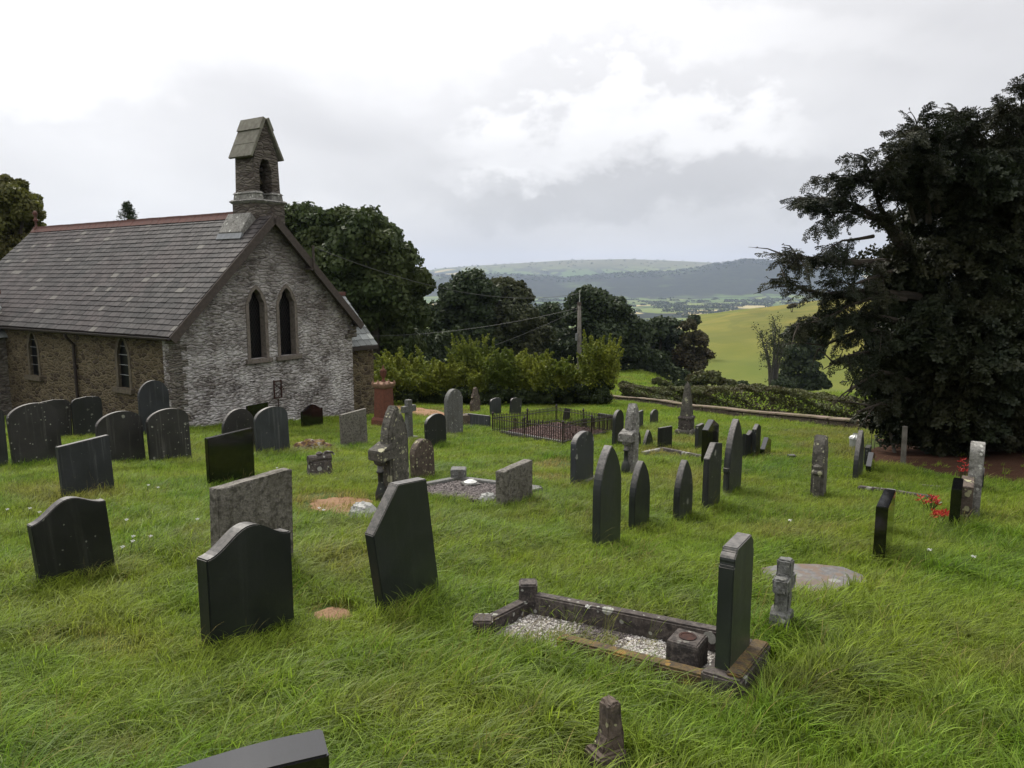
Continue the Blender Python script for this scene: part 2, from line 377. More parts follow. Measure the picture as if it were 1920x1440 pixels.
M['wall_gable'] = rubble_mat('limewashed_rubble', (.135, .112, .10), (.26, .235, .22), (.08, .066, .06), (.07, .06, .055), .8, (.56, .535, .52), .95, (2.8, 2.8, 9.0), .7)
M['wall_side'] = rubble_mat('buff_rubble', (.105, .080, .046), (.16, .128, .078), (.055, .040, .028), (.24, .20, .135), .45, None, 0, (4.2, 4.2, 8.5), .9)
M['wall_cote'] = rubble_mat('bellcote_rubble', (.12, .10, .085), (.18, .155, .13), (.08, .062, .052), (.06, .05, .044), .6, (.24, .23, .19), .7, (3.0, 3.0, 11), .9)

def roofslate_mat(name, a, b, c_, li):
    m, nt, out = new_mat(name); at_ = newnode(nt, 'ShaderNodeAttribute', attribute_name='rnd')
    t = newnode(nt, 'ShaderNodeTexCoord'); v = t.outputs['Object']
    big = noise(nt, v, .35, 3, .5); f = noise(nt, vmap(nt, v, (1.5, 14, 1.5)), 1.5, 6, .7); n = noise(nt, v, 11, 6, .75)
    c = mixc(nt, ramp(nt, at_.outputs['Fac'], 0, 1), a, b)
    c = mixc(nt, ramp(nt, big, .42, .6, 0, .8), c, c_)
    c = mixc(nt, ramp(nt, n, .56, .70, 0, .5), c, li); c = mixc(nt, math_(nt, 'MULTIPLY', math_(nt, 'GREATER_THAN', at_.outputs['Fac'], .975), .6), c, li)
    c = mixc(nt, ramp(nt, f, .54, .66, 0, .5), c, tuple(x * .35 for x in a))
    hi = newnode(nt, 'ShaderNodeHueSaturation', ins={'Color': c}); nt.links.new(ramp(nt, at_.outputs['Fac'], .0, 1, .66, 1.30), hi.inputs['Value'])
    finish(nt, out, hi.outputs[0], .65, .22, n, .5, .01); return m
M['roof'] = roofslate_mat('lichened_roof_slates', (.020, .019, .018), (.044, .040, .038), (.038, .029, .028), (.105, .10, .086))
M['roof_pale'] = roofslate_mat('pale_roof_slates', (.14, .15, .15), (.21, .22, .22), (.15, .16, .155), (.26, .27, .25))

def grass_mat():
    m, nt, out = new_mat('grass_blades'); pos = poswrld(nt)
    a = newnode(nt, 'ShaderNodeAttribute', attribute_type='INSTANCER', attribute_name='tint')
    dry = newnode(nt, 'ShaderNodeAttribute', attribute_type='INSTANCER', attribute_name='dry')
    r = newnode(nt, 'ShaderNodeAttribute', attribute_name='rnd')
    n = noise(nt, pos, .55, 4, .6); n2 = noise(nt, pos, 2.2, 4, .6); n3 = noise(nt, pos, 1.1, 5, .65)
    c = mixc(nt, ramp(nt, n, .38, .60), (.085, .175, .010), (.165, .215, .016))
    c = mixc(nt, ramp(nt, n2, .44, .64, 0, .8), c, (.056, .115, .010)); c = mixc(nt, ramp(nt, n3, .55, .70, 0, .45), c, (.20, .175, .05))
    c = mixc(nt, math_(nt, 'MULTIPLY', a.outputs['Fac'], .5), c, (.20, .25, .03))
    c = mixc(nt, math_(nt, 'MULTIPLY', dry.outputs['Fac'], .9), c, (.22, .155, .065))
    hv = newnode(nt, 'ShaderNodeHueSaturation', ins={'Color': c}); nt.links.new(ramp(nt, r.outputs['Fac'], 0, 1, .42, 1.95), hv.inputs['Value'])
    p = newnode(nt, 'ShaderNodeBsdfPrincipled', ins={'Roughness': .5, 'Specular IOR Level': .2}); nt.links.new(hv.outputs[0], p.inputs['Base Color'])
    tr = newnode(nt, 'ShaderNodeBsdfTranslucent'); nt.links.new(hv.outputs[0], tr.inputs[0])
    ms = newnode(nt, 'ShaderNodeMixShader', ins={0: .42}); nt.links.new(p.outputs[0], ms.inputs[1]); nt.links.new(tr.outputs[0], ms.inputs[2])
    nt.links.new(ms.outputs[0], out.inputs[0]); return m
M['grass'] = grass_mat()
def leaf_mat(name, a, b, c_, trans=.3, sc=.8, inst=False):
    m, nt, out = new_mat(name); pos = poswrld(nt)
    r = newnode(nt, 'ShaderNodeAttribute', attribute_name='rnd')
    n = noise(nt, pos, sc, 4, .6)
    c = mixc(nt, r.outputs['Fac'], a, b); c = mixc(nt, ramp(nt, n, .42, .62, 0, .8), c, c_)
    p = newnode(nt, 'ShaderNodeBsdfPrincipled', ins={'Roughness': .6, 'Specular IOR Level': .25}); nt.links.new(c, p.inputs['Base Color'])
    tr = newnode(nt, 'ShaderNodeBsdfTranslucent'); nt.links.new(c, tr.inputs[0])
    ms = newnode(nt, 'ShaderNodeMixShader', ins={0: trans}); nt.links.new(p.outputs[0], ms.inputs[1]); nt.links.new(tr.outputs[0], ms.inputs[2])
    nt.links.new(ms.outputs[0], out.inputs[0]); return m
M['leaf_syc'] = leaf_mat('sycamore_leaves', (.024, .040, .010), (.044, .066, .016), (.055, .070, .016), .25, .35)
M['leaf_dark'] = leaf_mat('dark_leaves', (.018, .032, .011), (.034, .050, .016), (.036, .050, .017), .22, .2)
M['leaf_olive'] = leaf_mat('olive_leaves', (.024, .034, .011), (.044, .055, .018), (.045, .048, .017), .22, .2)
M['leaf_bright'] = leaf_mat('bright_hedge_leaves', (.11, .14, .014), (.21, .23, .03), (.07, .105, .014), .42, .5)
M['leaf_ivy'] = leaf_mat('ivy_leaves', (.022, .036, .012), (.045, .062, .018), (.03, .042, .012), .2, .8)
M['leaf_hedge'] = leaf_mat('hedge_leaves', (.045, .058, .016), (.085, .095, .025), (.055, .045, .02), .25, .8)
M['leaf_yew'] = leaf_mat('yew_needles', (.008, .013, .005), (.018, .025, .008), (.026, .025, .008), .12, .6)
M['leaf_light'] = leaf_mat('light_leaves', (.075, .085, .015), (.13, .13, .03), (.07, .06, .018), .35, .4)
M['leaf_brown'] = leaf_mat('browning_leaves', (.036, .034, .014), (.058, .052, .02), (.048, .034, .015), .25, .2)
M['bark'] = plain_mat('bark', (.055, .045, .035), .9, .2, .4, sc=8, c2=(.03, .025, .02), bs=.6)
M['bark_grey'] = plain_mat('grey_bark', (.085, .08, .07), .9, .2, .4, sc=8, c2=(.05, .046, .04), bs=.6)

def ground_mat():
    m, nt, out = new_mat('meadow_ground'); pos = poswrld(nt)
    s = newnode(nt, 'ShaderNodeSeparateXYZ', ins={0: pos}); y = s.outputs[1]
    n = noise(nt, pos, .55, 5, .6); n2 = noise(nt, pos, 5, 6, .65); n3 = noise(nt, pos, .05, 5, .6); nf = noise(nt, pos, 22, 4, .7)
    near = mixc(nt, ramp(nt, n2, .35, .65), (.035, .055, .010), (.060, .080, .015))
    near = mixc(nt, ramp(nt, nf, .5, .7, 0, .35), near, (.09, .085, .03))
    mid = mixc(nt, ramp(nt, n, .35, .65), (.045, .062, .014), (.075, .082, .020)); mid = mixc(nt, ramp(nt, n2, .5, .7, 0, .6), mid, (.04, .045, .016))
    hill = mixc(nt, ramp(nt, n3, .35, .65), (.095, .10, .022), (.18, .15, .036)); 
    tr = noise(nt, vmap(nt, pos, (.018, .03, .42)), 1.0, 4, .5)
    hill = mixc(nt, ramp(nt, tr, .52, .57, 0, .5), hill, (.075, .08, .022)); hill = mixc(nt, ramp(nt, noise(nt, pos, .9, 5, .7), .5, .7, 0, .35), hill, (.10, .095, .03))
    hill = mixc(nt, ramp(nt, n2, .45, .7, 0, .3), hill, (.09, .10, .022))
    hill = mixc(nt, ramp(nt, s.outputs[2], -8, -16, 0, .6), hill, (.085, .12, .02))
    c = mixc(nt, ramp(nt, y, 30, 46), near, mid); c = mixc(nt, ramp(nt, y, 75, 125), c, hill)
    h = math_(nt, 'ADD', n2, nf)
    finish(nt, out, c, .95, .1, h, .6, .05); return m
def hills_mat():
    m, nt, out = new_mat('far_farmland'); pos = poswrld(nt)
    s = newnode(nt, 'ShaderNodeSeparateXYZ', ins={0: pos}); y = s.outputs[1]
    dn = newnode(nt, 'ShaderNodeTexNoise', ins={'Scale': .0022, 'Detail': 3}); nt.links.new(pos, dn.inputs['Vector'])
    sc_ = newnode(nt, 'ShaderNodeVectorMath', operation='SCALE', ins={0: dn.outputs['Color'], 'Scale': 420})
    vv = newnode(nt, 'ShaderNodeVectorMath', operation='ADD', ins={0: pos}); nt.links.new(sc_.outputs[0], vv.inputs[1])
    flat = vmap(nt, vv.outputs[0], (1, .8, 0))
    vo = newnode(nt, 'ShaderNodeTexVoronoi', ins={'Scale': .0042}); nt.links.new(flat, vo.inputs['Vector'])
    ve = newnode(nt, 'ShaderNodeTexVoronoi', feature='DISTANCE_TO_EDGE', ins={'Scale': .0042}); nt.links.new(flat, ve.inputs['Vector'])
    sc = newnode(nt, 'ShaderNodeSeparateColor', ins={0: vo.outputs['Color']})
    c = mixc(nt, sc.outputs[0], (.055, .095, .025), (.13, .155, .04)); c = mixc(nt, math_(nt, 'GREATER_THAN', sc.outputs[1], .80), c, (.30, .25, .12))
    c = mixc(nt, ramp(nt, ve.outputs['Distance'], .03, .05, 1, 0), c, (.018, .026, .012))
    w = noise(nt, pos, .0028, 5, .6); wf = noise(nt, pos, .02, 5, .65)
    wood = mixc(nt, ramp(nt, wf, .35, .65), (.006, .010, .007), (.020, .026, .013))
    c = mixc(nt, ramp(nt, w, .55, .57), c, wood)
    ynz = math_(nt, 'ADD', y, ramp(nt, w, .3, .7, -500, 500))
    inw = math_(nt, 'MULTIPLY', ramp(nt, math_(nt, 'ADD', y, ramp(nt, w, .3, .7, -120, 120)), 3640, 3700), ramp(nt, ynz, 5150, 5050))
    c = mixc(nt, inw, c, mixc(nt, ramp(nt, w, .56, .68), wood, (.05, .07, .025)))
    moor = mixc(nt, ramp(nt, wf, .35, .65), (.11, .10, .05), (.07, .08, .035))
    c = mixc(nt, math_(nt, 'MULTIPLY', ramp(nt, s.outputs[2], 60, 130), math_(nt, 'GREATER_THAN', y, 5200.)), c, moor)
    finish(nt, out, c, .95, .1); return m
M['ground'] = ground_mat(); M['hills'] = hills_mat()
def soil_mat(name, a, b, c_=None, sc=9):
    m, nt, out = new_mat(name); pos = poswrld(nt)
    n = noise(nt, pos, sc, 6, .7); n2 = noise(nt, pos, sc * 6, 4, .7)
    c = mixc(nt, ramp(nt, n, .35, .65), a, b)
    if c_: c = mixc(nt, ramp(nt, n2, .5, .65, 0, .8), c, c_)
    finish(nt, out, c, .95, .1, math_(nt, 'ADD', n, n2), .8, .03); return m
M['path'] = soil_mat('path_earth', (.22, .125, .07), (.30, .19, .12), (.13, .08, .045))
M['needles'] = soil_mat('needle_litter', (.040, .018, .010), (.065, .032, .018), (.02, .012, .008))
M['dark_gravel'] = soil_mat('dark_gravel', (.07, .058, .055), (.12, .10, .095), (.03, .025, .025), 30)
M['pale_gravel'] = soil_mat('pale_chippings_bed', (.20, .18, .15), (.35, .33, .29), (.10, .08, .06), 40)
def pebble_mat(name, a, b):
    m, nt, out = new_mat(name); r = newnode(nt, 'ShaderNodeAttribute', attribute_name='rnd')
    finish(nt, out, mixc(nt, r.outputs['Fac'], a, b), .8, .3); return m
M['chips_pale'] = pebble_mat('pale_chippings', (.12, .10, .085), (.50, .48, .45))
M['chips_dark'] = pebble_mat('dark_chippings', (.035, .028, .027), (.14, .12, .115)); M['chips_red'] = pebble_mat('red_brown_chippings', (.035, .02, .018), (.12, .07, .06))
# ---------------------------------------------------------------- ground sheets
def polar_sheet(name, radii, mat, kind='structure'):
    az = np.concatenate([np.linspace(-180, -48, 40, endpoint=False), np.linspace(-48, 48, 420, endpoint=False), np.linspace(48, 180, 40, endpoint=False)]) * math.pi / 180
    n = len(az); r = np.asarray(radii)[:, None]
    x = r * np.sin(az)[None]; y = r * np.cos(az)[None]; z = gz(x, y)
    v = np.stack([x, y, z], -1).reshape(-1, 3)
    i = np.arange(len(radii) - 1)[:, None]; j = np.arange(n)[None]; j2 = (j + 1) % n
    f = np.stack([i * n + j, i * n + j2, (i + 1) * n + j2, (i + 1) * n + j], -1).reshape(-1, 4)[:, ::-1]
    o = fast_mesh(name, v, f, mat, smooth=True); o['kind'] = kind; return o
polar_sheet('ground', np.concatenate([[.02], np.geomspace(.4, 700, 330)]), M['ground'])
polar_sheet('hills', np.concatenate([np.geomspace(700, 3400, 60), np.linspace(3450, 9800, 200)]), M['hills'])

# ---------------------------------------------------------------- church
UD = Vector((.539, .842, 0)).normalized(); VD = Vector((-UD.y, UD.x, 0)); YAW = math.atan2(UD.y, UD.x)
def on_line(p0, d, px):                 # s so that p0 + s*d is seen in column px  (plan only, good for near-level sight lines)
    lo, hi = -60., 60.
    a = (px - 960) / FPX
    # x = a*(y*cp - z*sp) with z ~ that of p0
    z = p0.z - EYE
    s = (a * (p0.y * cp - z * sp) - p0.x) / (d.x - a * d.y * cp); return s
CL = at(328, 700, 22.0); CL.z = 0
CL0 = CL.copy(); CL0.z = gh(CL.x, CL.y)
def lz(p): q = p.copy(); return q
mid_z = zat(CL.x, CL.y, 700)
P0 = Vector((CL.x, CL.y, mid_z))
W = on_line(P0, UD, 661)
HE = zat(CL.x, CL.y, 622) - CL0.z                       # eaves height over the near corner's ground
mp = P0 + UD * (W / 2)
HA = zat(mp.x, mp.y, 409) - CL0.z                       # gable apex
LN = on_line(Vector((mp.x, mp.y, HA + CL0.z)), VD, 82)
print('church W', W, 'HE', HE, 'HA', HA, 'L', LN)
church = tag(empty('church', CL0, YAW), 'small stone church with slate roof, bellcote and twin lancet gable windows', 'church')
LW = LN + .1; DROP = 2.6
Lw = lambda s, l, z: CL0 + UD * s + VD * l + Vector((0, 0, z))     # local -> world
def gs(px, z): return on_line(CL0 + Vector((0, 0, z)), UD, px)
def ls(px, z): return on_line(CL0 + Vector((0, 0, z)), VD, px)
def gzat(s, py): q = Lw(s, 0, 0); return zat(q.x, q.y, py) - CL0.z
def lzat(l, py): q = Lw(0, l, 0); return zat(q.x, q.y, py) - CL0.z

def cut(o, cutters):
    for c in cutters:
        md = o.modifiers.new('b', 'BOOLEAN'); md.object = c; md.operation = 'DIFFERENCE'; md.solver = 'EXACT'
    dg = bpy.context.evaluated_depsgraph_get(); dg.update()
    me = bpy.data.meshes.new_from_object(o.evaluated_get(dg)); o.modifiers.clear(); old = o.data; o.data = me
    for c in cutters: bpy.data.objects.remove(c)
def lancet(w, h, n=10, cusp=False):       # outline of a pointed opening, base at z=0
    pts = [(-w / 2, 0), (w / 2, 0)]; sp_ = h - w * .95
    for i in range(n + 1):
        t = i / n; a = t * math.acos(.5 / 1.0 * .5 + .0)
        # arc of radius w*1.1 centred on the opposite side
        r = w * 1.02; cxx = w / 2 - r; am = math.acos(-cxx / r); a = am * t
        x = cxx + r * math.cos(a); z = sp_ + r * math.sin(a) * (w * .95) / (r * math.sin(am))
        if cusp and .25 < t < .62: x -= w * .07 * math.sin((t - .25) / .37 * math.pi)
        pts.append((x, z))
    r_ = [(-x, z) for x, z in pts[2:-1]]
    return pts + r_[::-1]
def slab(name, pts, y0, y1, mats, parent=None, bevel=0, M_=None):
    mb = MB(); n = len(pts)
    vs = [(x, y0, z) for x, z in pts] + [(x, y1, z) for x, z in pts]
    if M_ is not None: vs = [tuple(M_ @ Vector(v)) for v in vs]
    mb.add(vs, [tuple(range(n)), tuple(range(2 * n - 1, n - 1, -1))] + [(i, i + n, (i + 1) % n + n, (i + 1) % n) for i in range(n)])
    return mb.build(name, mats, parent, bevel=bevel)
def place(pts, ox, oz): return [(x + ox, z + oz) for x, z in pts]

# gable windows
w1a, w1b = gs(467, 3.), gs(497, 3.); w2a, w2b = gs(523.5, 3.), gs(553, 3.)
gw = []
for a, b, pt, pb in ((w1a, w1b, 540, 672), (w2a, w2b, 538, 666)):
    c = (a + b) / 2; gw.append((c, (b - a), gzat(c, pb), gzat(c, pt)))
# side windows (local y positions)
sw = []
for a, b, pt, pb in ((222, 240, 632, 727), (56, 70, 622, 704)):
    l0, l1 = ls(a, 1.8), ls(b, 1.8); c = (l0 + l1) / 2; sw.append((c, abs(l1 - l0) * 1.15, lzat(c, pb), lzat(c, pt)))
TH = .55
gw_wall = slab('gable_wall', [(0, -DROP), (W, -DROP), (W, HE), (W / 2, HA), (0, HE)], 0, TH, M['wall_gable'], church)
cutters = [slab('c', place(lancet(w, z1 - z0), c, z0), -.2, TH + .2, M['wall_gable'], church) for c, w, z0, z1 in gw]
cut(gw_wall, cutters)
Mrot = Matrix.Rotation(R(90), 4, 'Z')    # local x,z outline into the side wall's plane: x->y
side = slab('side_wall', [(TH, -DROP), (LW, -DROP), (LW, HE - .02), (TH, HE - .02)], 0, -TH, M['wall_side'], church, M_=Mrot)
cutters = [slab('c', place(lancet(w, z1 - z0), c, z0), .2, -TH - .2, M['wall_side'], church, M_=Mrot) for c, w, z0, z1 in sw]
cut(side, cutters)
mb = MB(); mb.box(W - TH, W, TH, LW, -DROP, HE - .02); mb.build('side_wall', M['wall_side'], church)
slab('gable_wall', [(0, -DROP), (W, -DROP), (W, HE), (W / 2, HA), (0, HE)], LW, LW + TH, M['wall_side'], church)

def ring(name, w, h, fr, y0, y1, ox, oz, mat, parent, M_=None):
    inner = lancet(w, h, cusp=True); outer = lancet(w + 2 * fr, h + fr * 1.15); n = len(inner)
    outer[0] = (outer[0][0], -.0); outer[1] = (outer[1][0], -.0)
    mb = MB(); vs = []
    for y in (y0, y1):
        vs += [(x + ox, y, z + oz) for x, z in inner] + [(x + ox, y, z + oz) for x, z in outer]
    if M_ is not None: vs = [tuple(M_ @ Vector(v)) for v in vs]
    fs = []
    for i in range(n):
        j = (i + 1) % n
        if i == 0: continue
        fs += [(i, j, n + j, n + i), (2 * n + i, 3 * n + i, 3 * n + j, 2 * n + j), (i, 2 * n + i, 2 * n + j, j), (n + i, n + j, 3 * n + j, 3 * n + i)]
    fs += [(0, n, 3 * n, 2 * n), (1, 2 * n + 1, 3 * n + 1, n + 1)]
    mb.add(vs, fs); return mb.build(name, mat, parent, bevel=0)
for c, w, z0, z1 in gw:
    h = z1 - z0; fr = .085
    win = ring('window', w - .02, h - .03, fr + .035, -.022, .24, c, z0 + .0, M['dressed'], church)
    slab('pane', place(lancet(w + .02, h + .02), c, z0), .25, .27, M['glass'], win)
    g = MB(); ww, step = w / 2 - .03, .105
    for sgn in (1, -1):
        k = -h
        while k < h + w:
            pts = []
            for t in np.linspace(-ww, ww, 9):
                z = k + sgn * t * 1.75
                if z > .02 and z < h - .05 and abs(t) < (ww if z < h - w * .95 else ww * math.sqrt(max(0, 1 - ((z - (h - w * .95)) / (w * .95)) ** 1.6))):
                    pts.append((c + t, .19, z0 + z))
            if len(pts) > 1: g.tube([pts[0], pts[-1]], .0045, 4, False)
            k += step * 1.75
    g.build('window_guard', M['iron'], win)
    s = MB(); s.box(c - w / 2 - .2, c + w / 2 + .2, -.10, .10, z0 - .15, z0 - .003); s.build('sill', M['dressed'], win, bevel=.012)
for c, w, z0, z1 in sw:
    h = z1 - z0
    win = ring('window', w - .02, h - .03, .13, .018, -.10, c, z0, M['side_dressed'], church, Mrot)
    slab('pane', place(lancet(w + .02, h + .02), c, z0), -.09, -.12, M['glass'], win, M_=Mrot)
    for k in (.25, .45, .65, .82):
        g = MB(); g.tube([(.05, c - w / 2 + .01, z0 + h * k), (.05, c + w / 2 - .01, z0 + h * k)], .007, 5)
        g.build('saddle_bar', M['galv'], win)
    s = MB(); s.box(-.13, .10, c - w / 2 - .25, c + w / 2 + .25, z0 - .17, z0 - .003); s.build('sill', M['side_dressed'], win, bevel=.015)
# iron frame leaning on the gable wall
fs_ = gs(516, 1.4); fz = gzat(fs_, 727)
f = tag(empty('iron_scrollwork', Lw(fs_, -.09, fz - .35), YAW), 'small rusty iron scroll frame fixed low on the church gable wall', 'ironwork')
mb = MB()
for x in (-.15, .15): mb.box(x - .02, x + .02, -.02, .02, 0, .62)
for z in (0, .56): mb.box(-.13, .13, -.018, .018, z, z + .04)
mb.build('frame', M['rust'], f)
mb = MB()
mb.tube([(.14 * math.sin(t * 5), -.01, .06 + .5 * t) for t in np.linspace(0, 1, 14)], .014, 6)
mb.tube([(-.1 * math.cos(t * 6), -.01, .1 + .4 * t) for t in np.linspace(0, 1, 12)], .012, 6)
mb.tube([(.15, -.02, .36), (.24, -.03, .30), (.2, -.03, .25)], .014, 6)
mb.build('scroll', M['rust'], f)
mb = MB(); mb.tube([(0, 0, -.02), (.01, 0, -.25), (0, .02, -.5)], .018, 6); mb.build('hanging_rod', M['rust'], f)

# roof: slates laid course by course
rise = HA - HE; run = W / 2; SL = math.hypot(rise, run); OV = .30; FRONT = .30; BACK = .2
def slates(mb, p_eave, along, up, nrm, length, slope, course=.232, wid=.36, clip=None):
    rows = int(slope / course) + 1
    for r_ in range(rows):
        t = r_ * course; x = -random.random() * wid
        while x < length:
            w_ = wid * random.choice((.7, .85, 1, 1, 1.15)); x0, x1 = max(x, 0), min(x + w_, length); x += w_
            if x1 - x0 < .03: continue
            t1 = min(t + course * 1.5, slope); lift = .034 + random.random() * .008; jt = random.uniform(-.008, .012)
            p = lambda a, b, c: p_eave + along * a + up * b + nrm * c
            g = .008
            vs = [p(x0 + g, t + jt, lift), p(x1 - g, t + jt, lift), p(x1 - g, t1, .010), p(x0 + g, t1, .010),
                  p(x0 + g, t + jt, lift - .014), p(x1 - g, t + jt, lift - .014), p(x1 - g, t1, 0), p(x0 + g, t1, 0)]
            mb.add(vs, [(0, 1, 2, 3), (4, 7, 6, 5), (0, 4, 5, 1), (1, 5, 6, 2), (3, 2, 6, 7), (0, 3, 7, 4)], random.random())
up = Vector((run, 0, rise)).normalized(); nr = Vector((-rise, 0, run)).normalized()
upr = Vector((-run, 0, rise)).normalized(); nrr = Vector((rise, 0, run)).normalized()
LIFT = .10
eL = Vector((0, -FRONT, HE)) - up * OV + nr * LIFT; eR = Vector((W, -FRONT, HE)) - upr * OV + nrr * LIFT
roof = MB(); LR = LW + TH + FRONT + BACK
for e, u_, n_ in ((eL, up, nr), (eR, upr, nrr)):
    q = lambda a, b, c: e + Vector((0, a, 0)) + u_ * b + n_ * c
    roof.add([q(0.01, .02, -.02), q(LR - .01, .02, -.02), q(LR - .01, SL + OV, -.02), q(.01, SL + OV, -.02), q(.01, .02, -.09), q(LR - .01, .02, -.09), q(LR - .01, SL + OV, -.09), q(.01, SL + OV, -.09)],
             [(0, 1, 2, 3), (4, 7, 6, 5), (0, 4, 5, 1), (1, 5, 6, 2), (3, 2, 6, 7), (0, 3, 7, 4)])
roof = roof.build('roof', M['timber'], church)
sl_ = MB(); slates(sl_, eL, Vector((0, 1, 0)), up, nr, LR, SL + OV - .02, .225, .34); slates(sl_, eR, Vector((0, 1, 0)), upr, nrr, LR, SL + OV - .02, .225, .34)
sl_.build('roof_slates', M['roof'], roof)
apex = HA + LIFT / math.cos(math.atan2(rise, run)) 
mb = MB(); y = -FRONT + 1.55
while y < LR - FRONT:
    dz = random.uniform(-.005, .005); y1 = min(y + .43, LR - FRONT)
    vs = []
    for yy in (y, y1 - .012):
        vs += [(W / 2 - .17, yy, apex - .10 + dz), (W / 2 - .035, yy, apex + .075 + dz), (W / 2 - .02, yy, apex + .15 + dz), (W / 2 + .02, yy, apex + .15 + dz), (W / 2 + .035, yy, apex + .075 + dz), (W / 2 + .17, yy, apex - .10 + dz)]
    mb.add(vs, [(0, 1, 2, 3, 4, 5), (11, 10, 9, 8, 7, 6)] + [(i, i + 6, (i + 1) % 6 + 6, (i + 1) % 6) for i in range(6)], random.random()); y = y1
mb.build('ridge_tiles', M['red_tile'], roof)
mb = MB(); mb.lathe([(.09, -.1), (.09, .1), (.05, .14), (.045, .36), (.10, .40), (.10, .44), (.05, .50), (.05, .60), (.085, .66), (.10, .72), (.07, .79), (.03, .83)], 12)
o = mb.build('finial', M['red_tile'], roof, True); o.location = (W / 2, LR - FRONT - .25, apex)
# bargeboards
for s, (e, u_, n_) in enumerate(((eL, up, nr), (eR, upr, nrr))):
    mb = MB(); q = lambda a, b, c: e + Vector((0, a, 0)) + u_ * b + n_ * c
    for (y0, y1, c0, c1) in ((-.05, .0, -.24, .012), (.0, .26, -.135, -.095)):
        L_ = SL + OV - .002
        mb.add([q(y0, -.03, c0), q(y1, -.03, c0), q(y1, L_, c0), q(y0, L_, c0), q(y0, -.03, c1), q(y1, -.03, c1), q(y1, L_ , c1), q(y0, L_, c1)],
               [(0, 3, 2, 1), (4, 5, 6, 7), (0, 1, 5, 4), (1, 2, 6, 5), (2, 3, 7, 6), (3, 0, 4, 7)])
    mb.build('bargeboard', M['timber'], roof)
z_ = -1.2; k_ = 0; mb = MB()
while z_ < HE - .3:
    h_ = random.uniform(.16, .26); a_, b__ = (.42, .24) if k_ % 2 else (.24, .42); a_ *= random.uniform(.85, 1.1); b__ *= random.uniform(.85, 1.1)
    mb.box(-.014, a_, -.014, b__, z_, z_ + h_ - .012, random.random()); z_ += h_; k_ += 1
mb.build('quoin_stones', M['wall_cote'], church, bevel=.008)
# gutter, downpipe
mb = MB(); prof = [(-.07, .0), (-.06, -.05), (0, -.075), (.06, -.05), (.07, 0), (.058, 0), (.05, -.042), (0, -.06), (-.05, -.042), (-.058, 0)]
gx, gz_ = eL.x - .03, eL.z - .035
vs = [(gx + x, -FRONT + .02, gz_ + z) for x, z in prof] + [(gx + x, LR - FRONT, gz_ + z) for x, z in prof]; n = len(prof)
mb.add(vs, [(i, i + n, (i + 1) % n + n, (i + 1) % n) for i in range(n)]); mb.build('gutter', M['iron'], roof)
dl = ls(144, 1.8)
mb = MB(); mb.tube([(gx, dl, gz_ - .06), (gx, dl, gz_ - .16), (-.08, dl, gz_ - .45), (-.08, dl, -1.3)], .05, 10)
for z in (.3, 1.5, 2.5):
    if z < HE - .6: mb.tube([(-.08, dl, z), (-.08, dl, z + .09)], .065, 10)
mb.build('downpipe', M['iron'], church)
mb = MB(); mb.tube([(W + .22, .35, HE - .1), (W + .22, .05, HE - .18), (W + .13, -.02, HE - .35), (W + .06, .1, HE - .55)], .05, 8); mb.build('gutter_outlet', M['iron'], roof)
mb = MB()
for i in range(3): mb.box(W - .08 - .14 * (2 - i), W + .14, -.12, 0.0, HE - .62 + .15 * i, HE - .48 + .15 * i - .004)
mb.build('kneeler', M['wall_cote'], church, bevel=.01)
mb = MB(); mb.tube([(W + .04, .35, -1.5), (W + .04, .35, -1.4)], .02); 
# wire bracket
bs = gs(574, 4.8); bz = gzat(bs, 500)
mb = MB(); mb.box(bs - .03, bs + .03, -.42, -.36, bz - .1, bz + .72); mb.box(bs - .1, bs + .1, -.40, -.0, bz - .12, bz - .04); mb.build('wire_bracket', M['timber'], church)
WIRE0 = Lw(bs, -.39, bz + .68)

# bellcote
bc = MB(); bc_l = .42; 
cotex = W / 2 - .02
def cote_z(py): q = Lw(cotex, bc_l, 0); return zat(q.x, q.y, py) - CL0.z
def cote_s(px, z): return on_line(Lw(0, bc_l, z), UD, px)
sA, sB = cote_s(477, cote_z(330)), cote_s(523, cote_z(330)); cc = (sA + sB) / 2; bw = (sB - sA) / 2
bd = 1.0 * (bw * 2) * .95
zc1, zcap, zap = cote_z(381), cote_z(290), cote_z(219)
yb0, yb1 = bc_l, bc_l + bd
def frus(mb, x0, x1, y0, y1, z0, z1, g0, g1):
    mb.add([(x0 - g0, y0 - g0, z0), (x1 + g0, y0 - g0, z0), (x1 + g0, y1 + g0, z0), (x0 - g0, y1 + g0, z0), (x0 - g1, y0 - g1, z1), (x1 + g1, y0 - g1, z1), (x1 + g1, y1 + g1, z1), (x0 - g1, y1 + g1, z1)],
           [(0, 3, 2, 1), (4, 5, 6, 7), (0, 1, 5, 4), (1, 2, 6, 5), (2, 3, 7, 6), (3, 0, 4, 7)])
mb = MB(); xs0, xs1 = cc - bw, cc + bw
n_ = 5
body_pts = [(xs0 - .03, zc1 + .30), (xs1 + .03, zc1 + .30), (xs1 - .02, zcap), (cc + .02, zap - .02), (cc - .02, zap - .02), (xs0 + .02, zcap)]
cote = slab('bellcote', body_pts, yb0, yb1, M['wall_cote'], church)
ow = bw * .50; oh = (zcap - zc1) * .84; oz = zc1 + .145; oc = cc - bw * .10
cut(cote, [slab('c', place([(-ow, 0), (ow, 0), (ow, oh * .72), (ow * .78, oh * .86), (ow * .45, oh), (-ow * .45, oh), (-ow * .78, oh * .86), (-ow, oh * .72)], oc, oz), yb0 - .3, yb0 + bd * .80, M['wall_cote'], church)])
mb = MB()
frus(mb, xs0, xs1, yb0, yb1, HA - 1.3, zc1 - .002, .10, .10); mb.build('bellcote_base', M['wall_cote'], cote)
mb = MB()
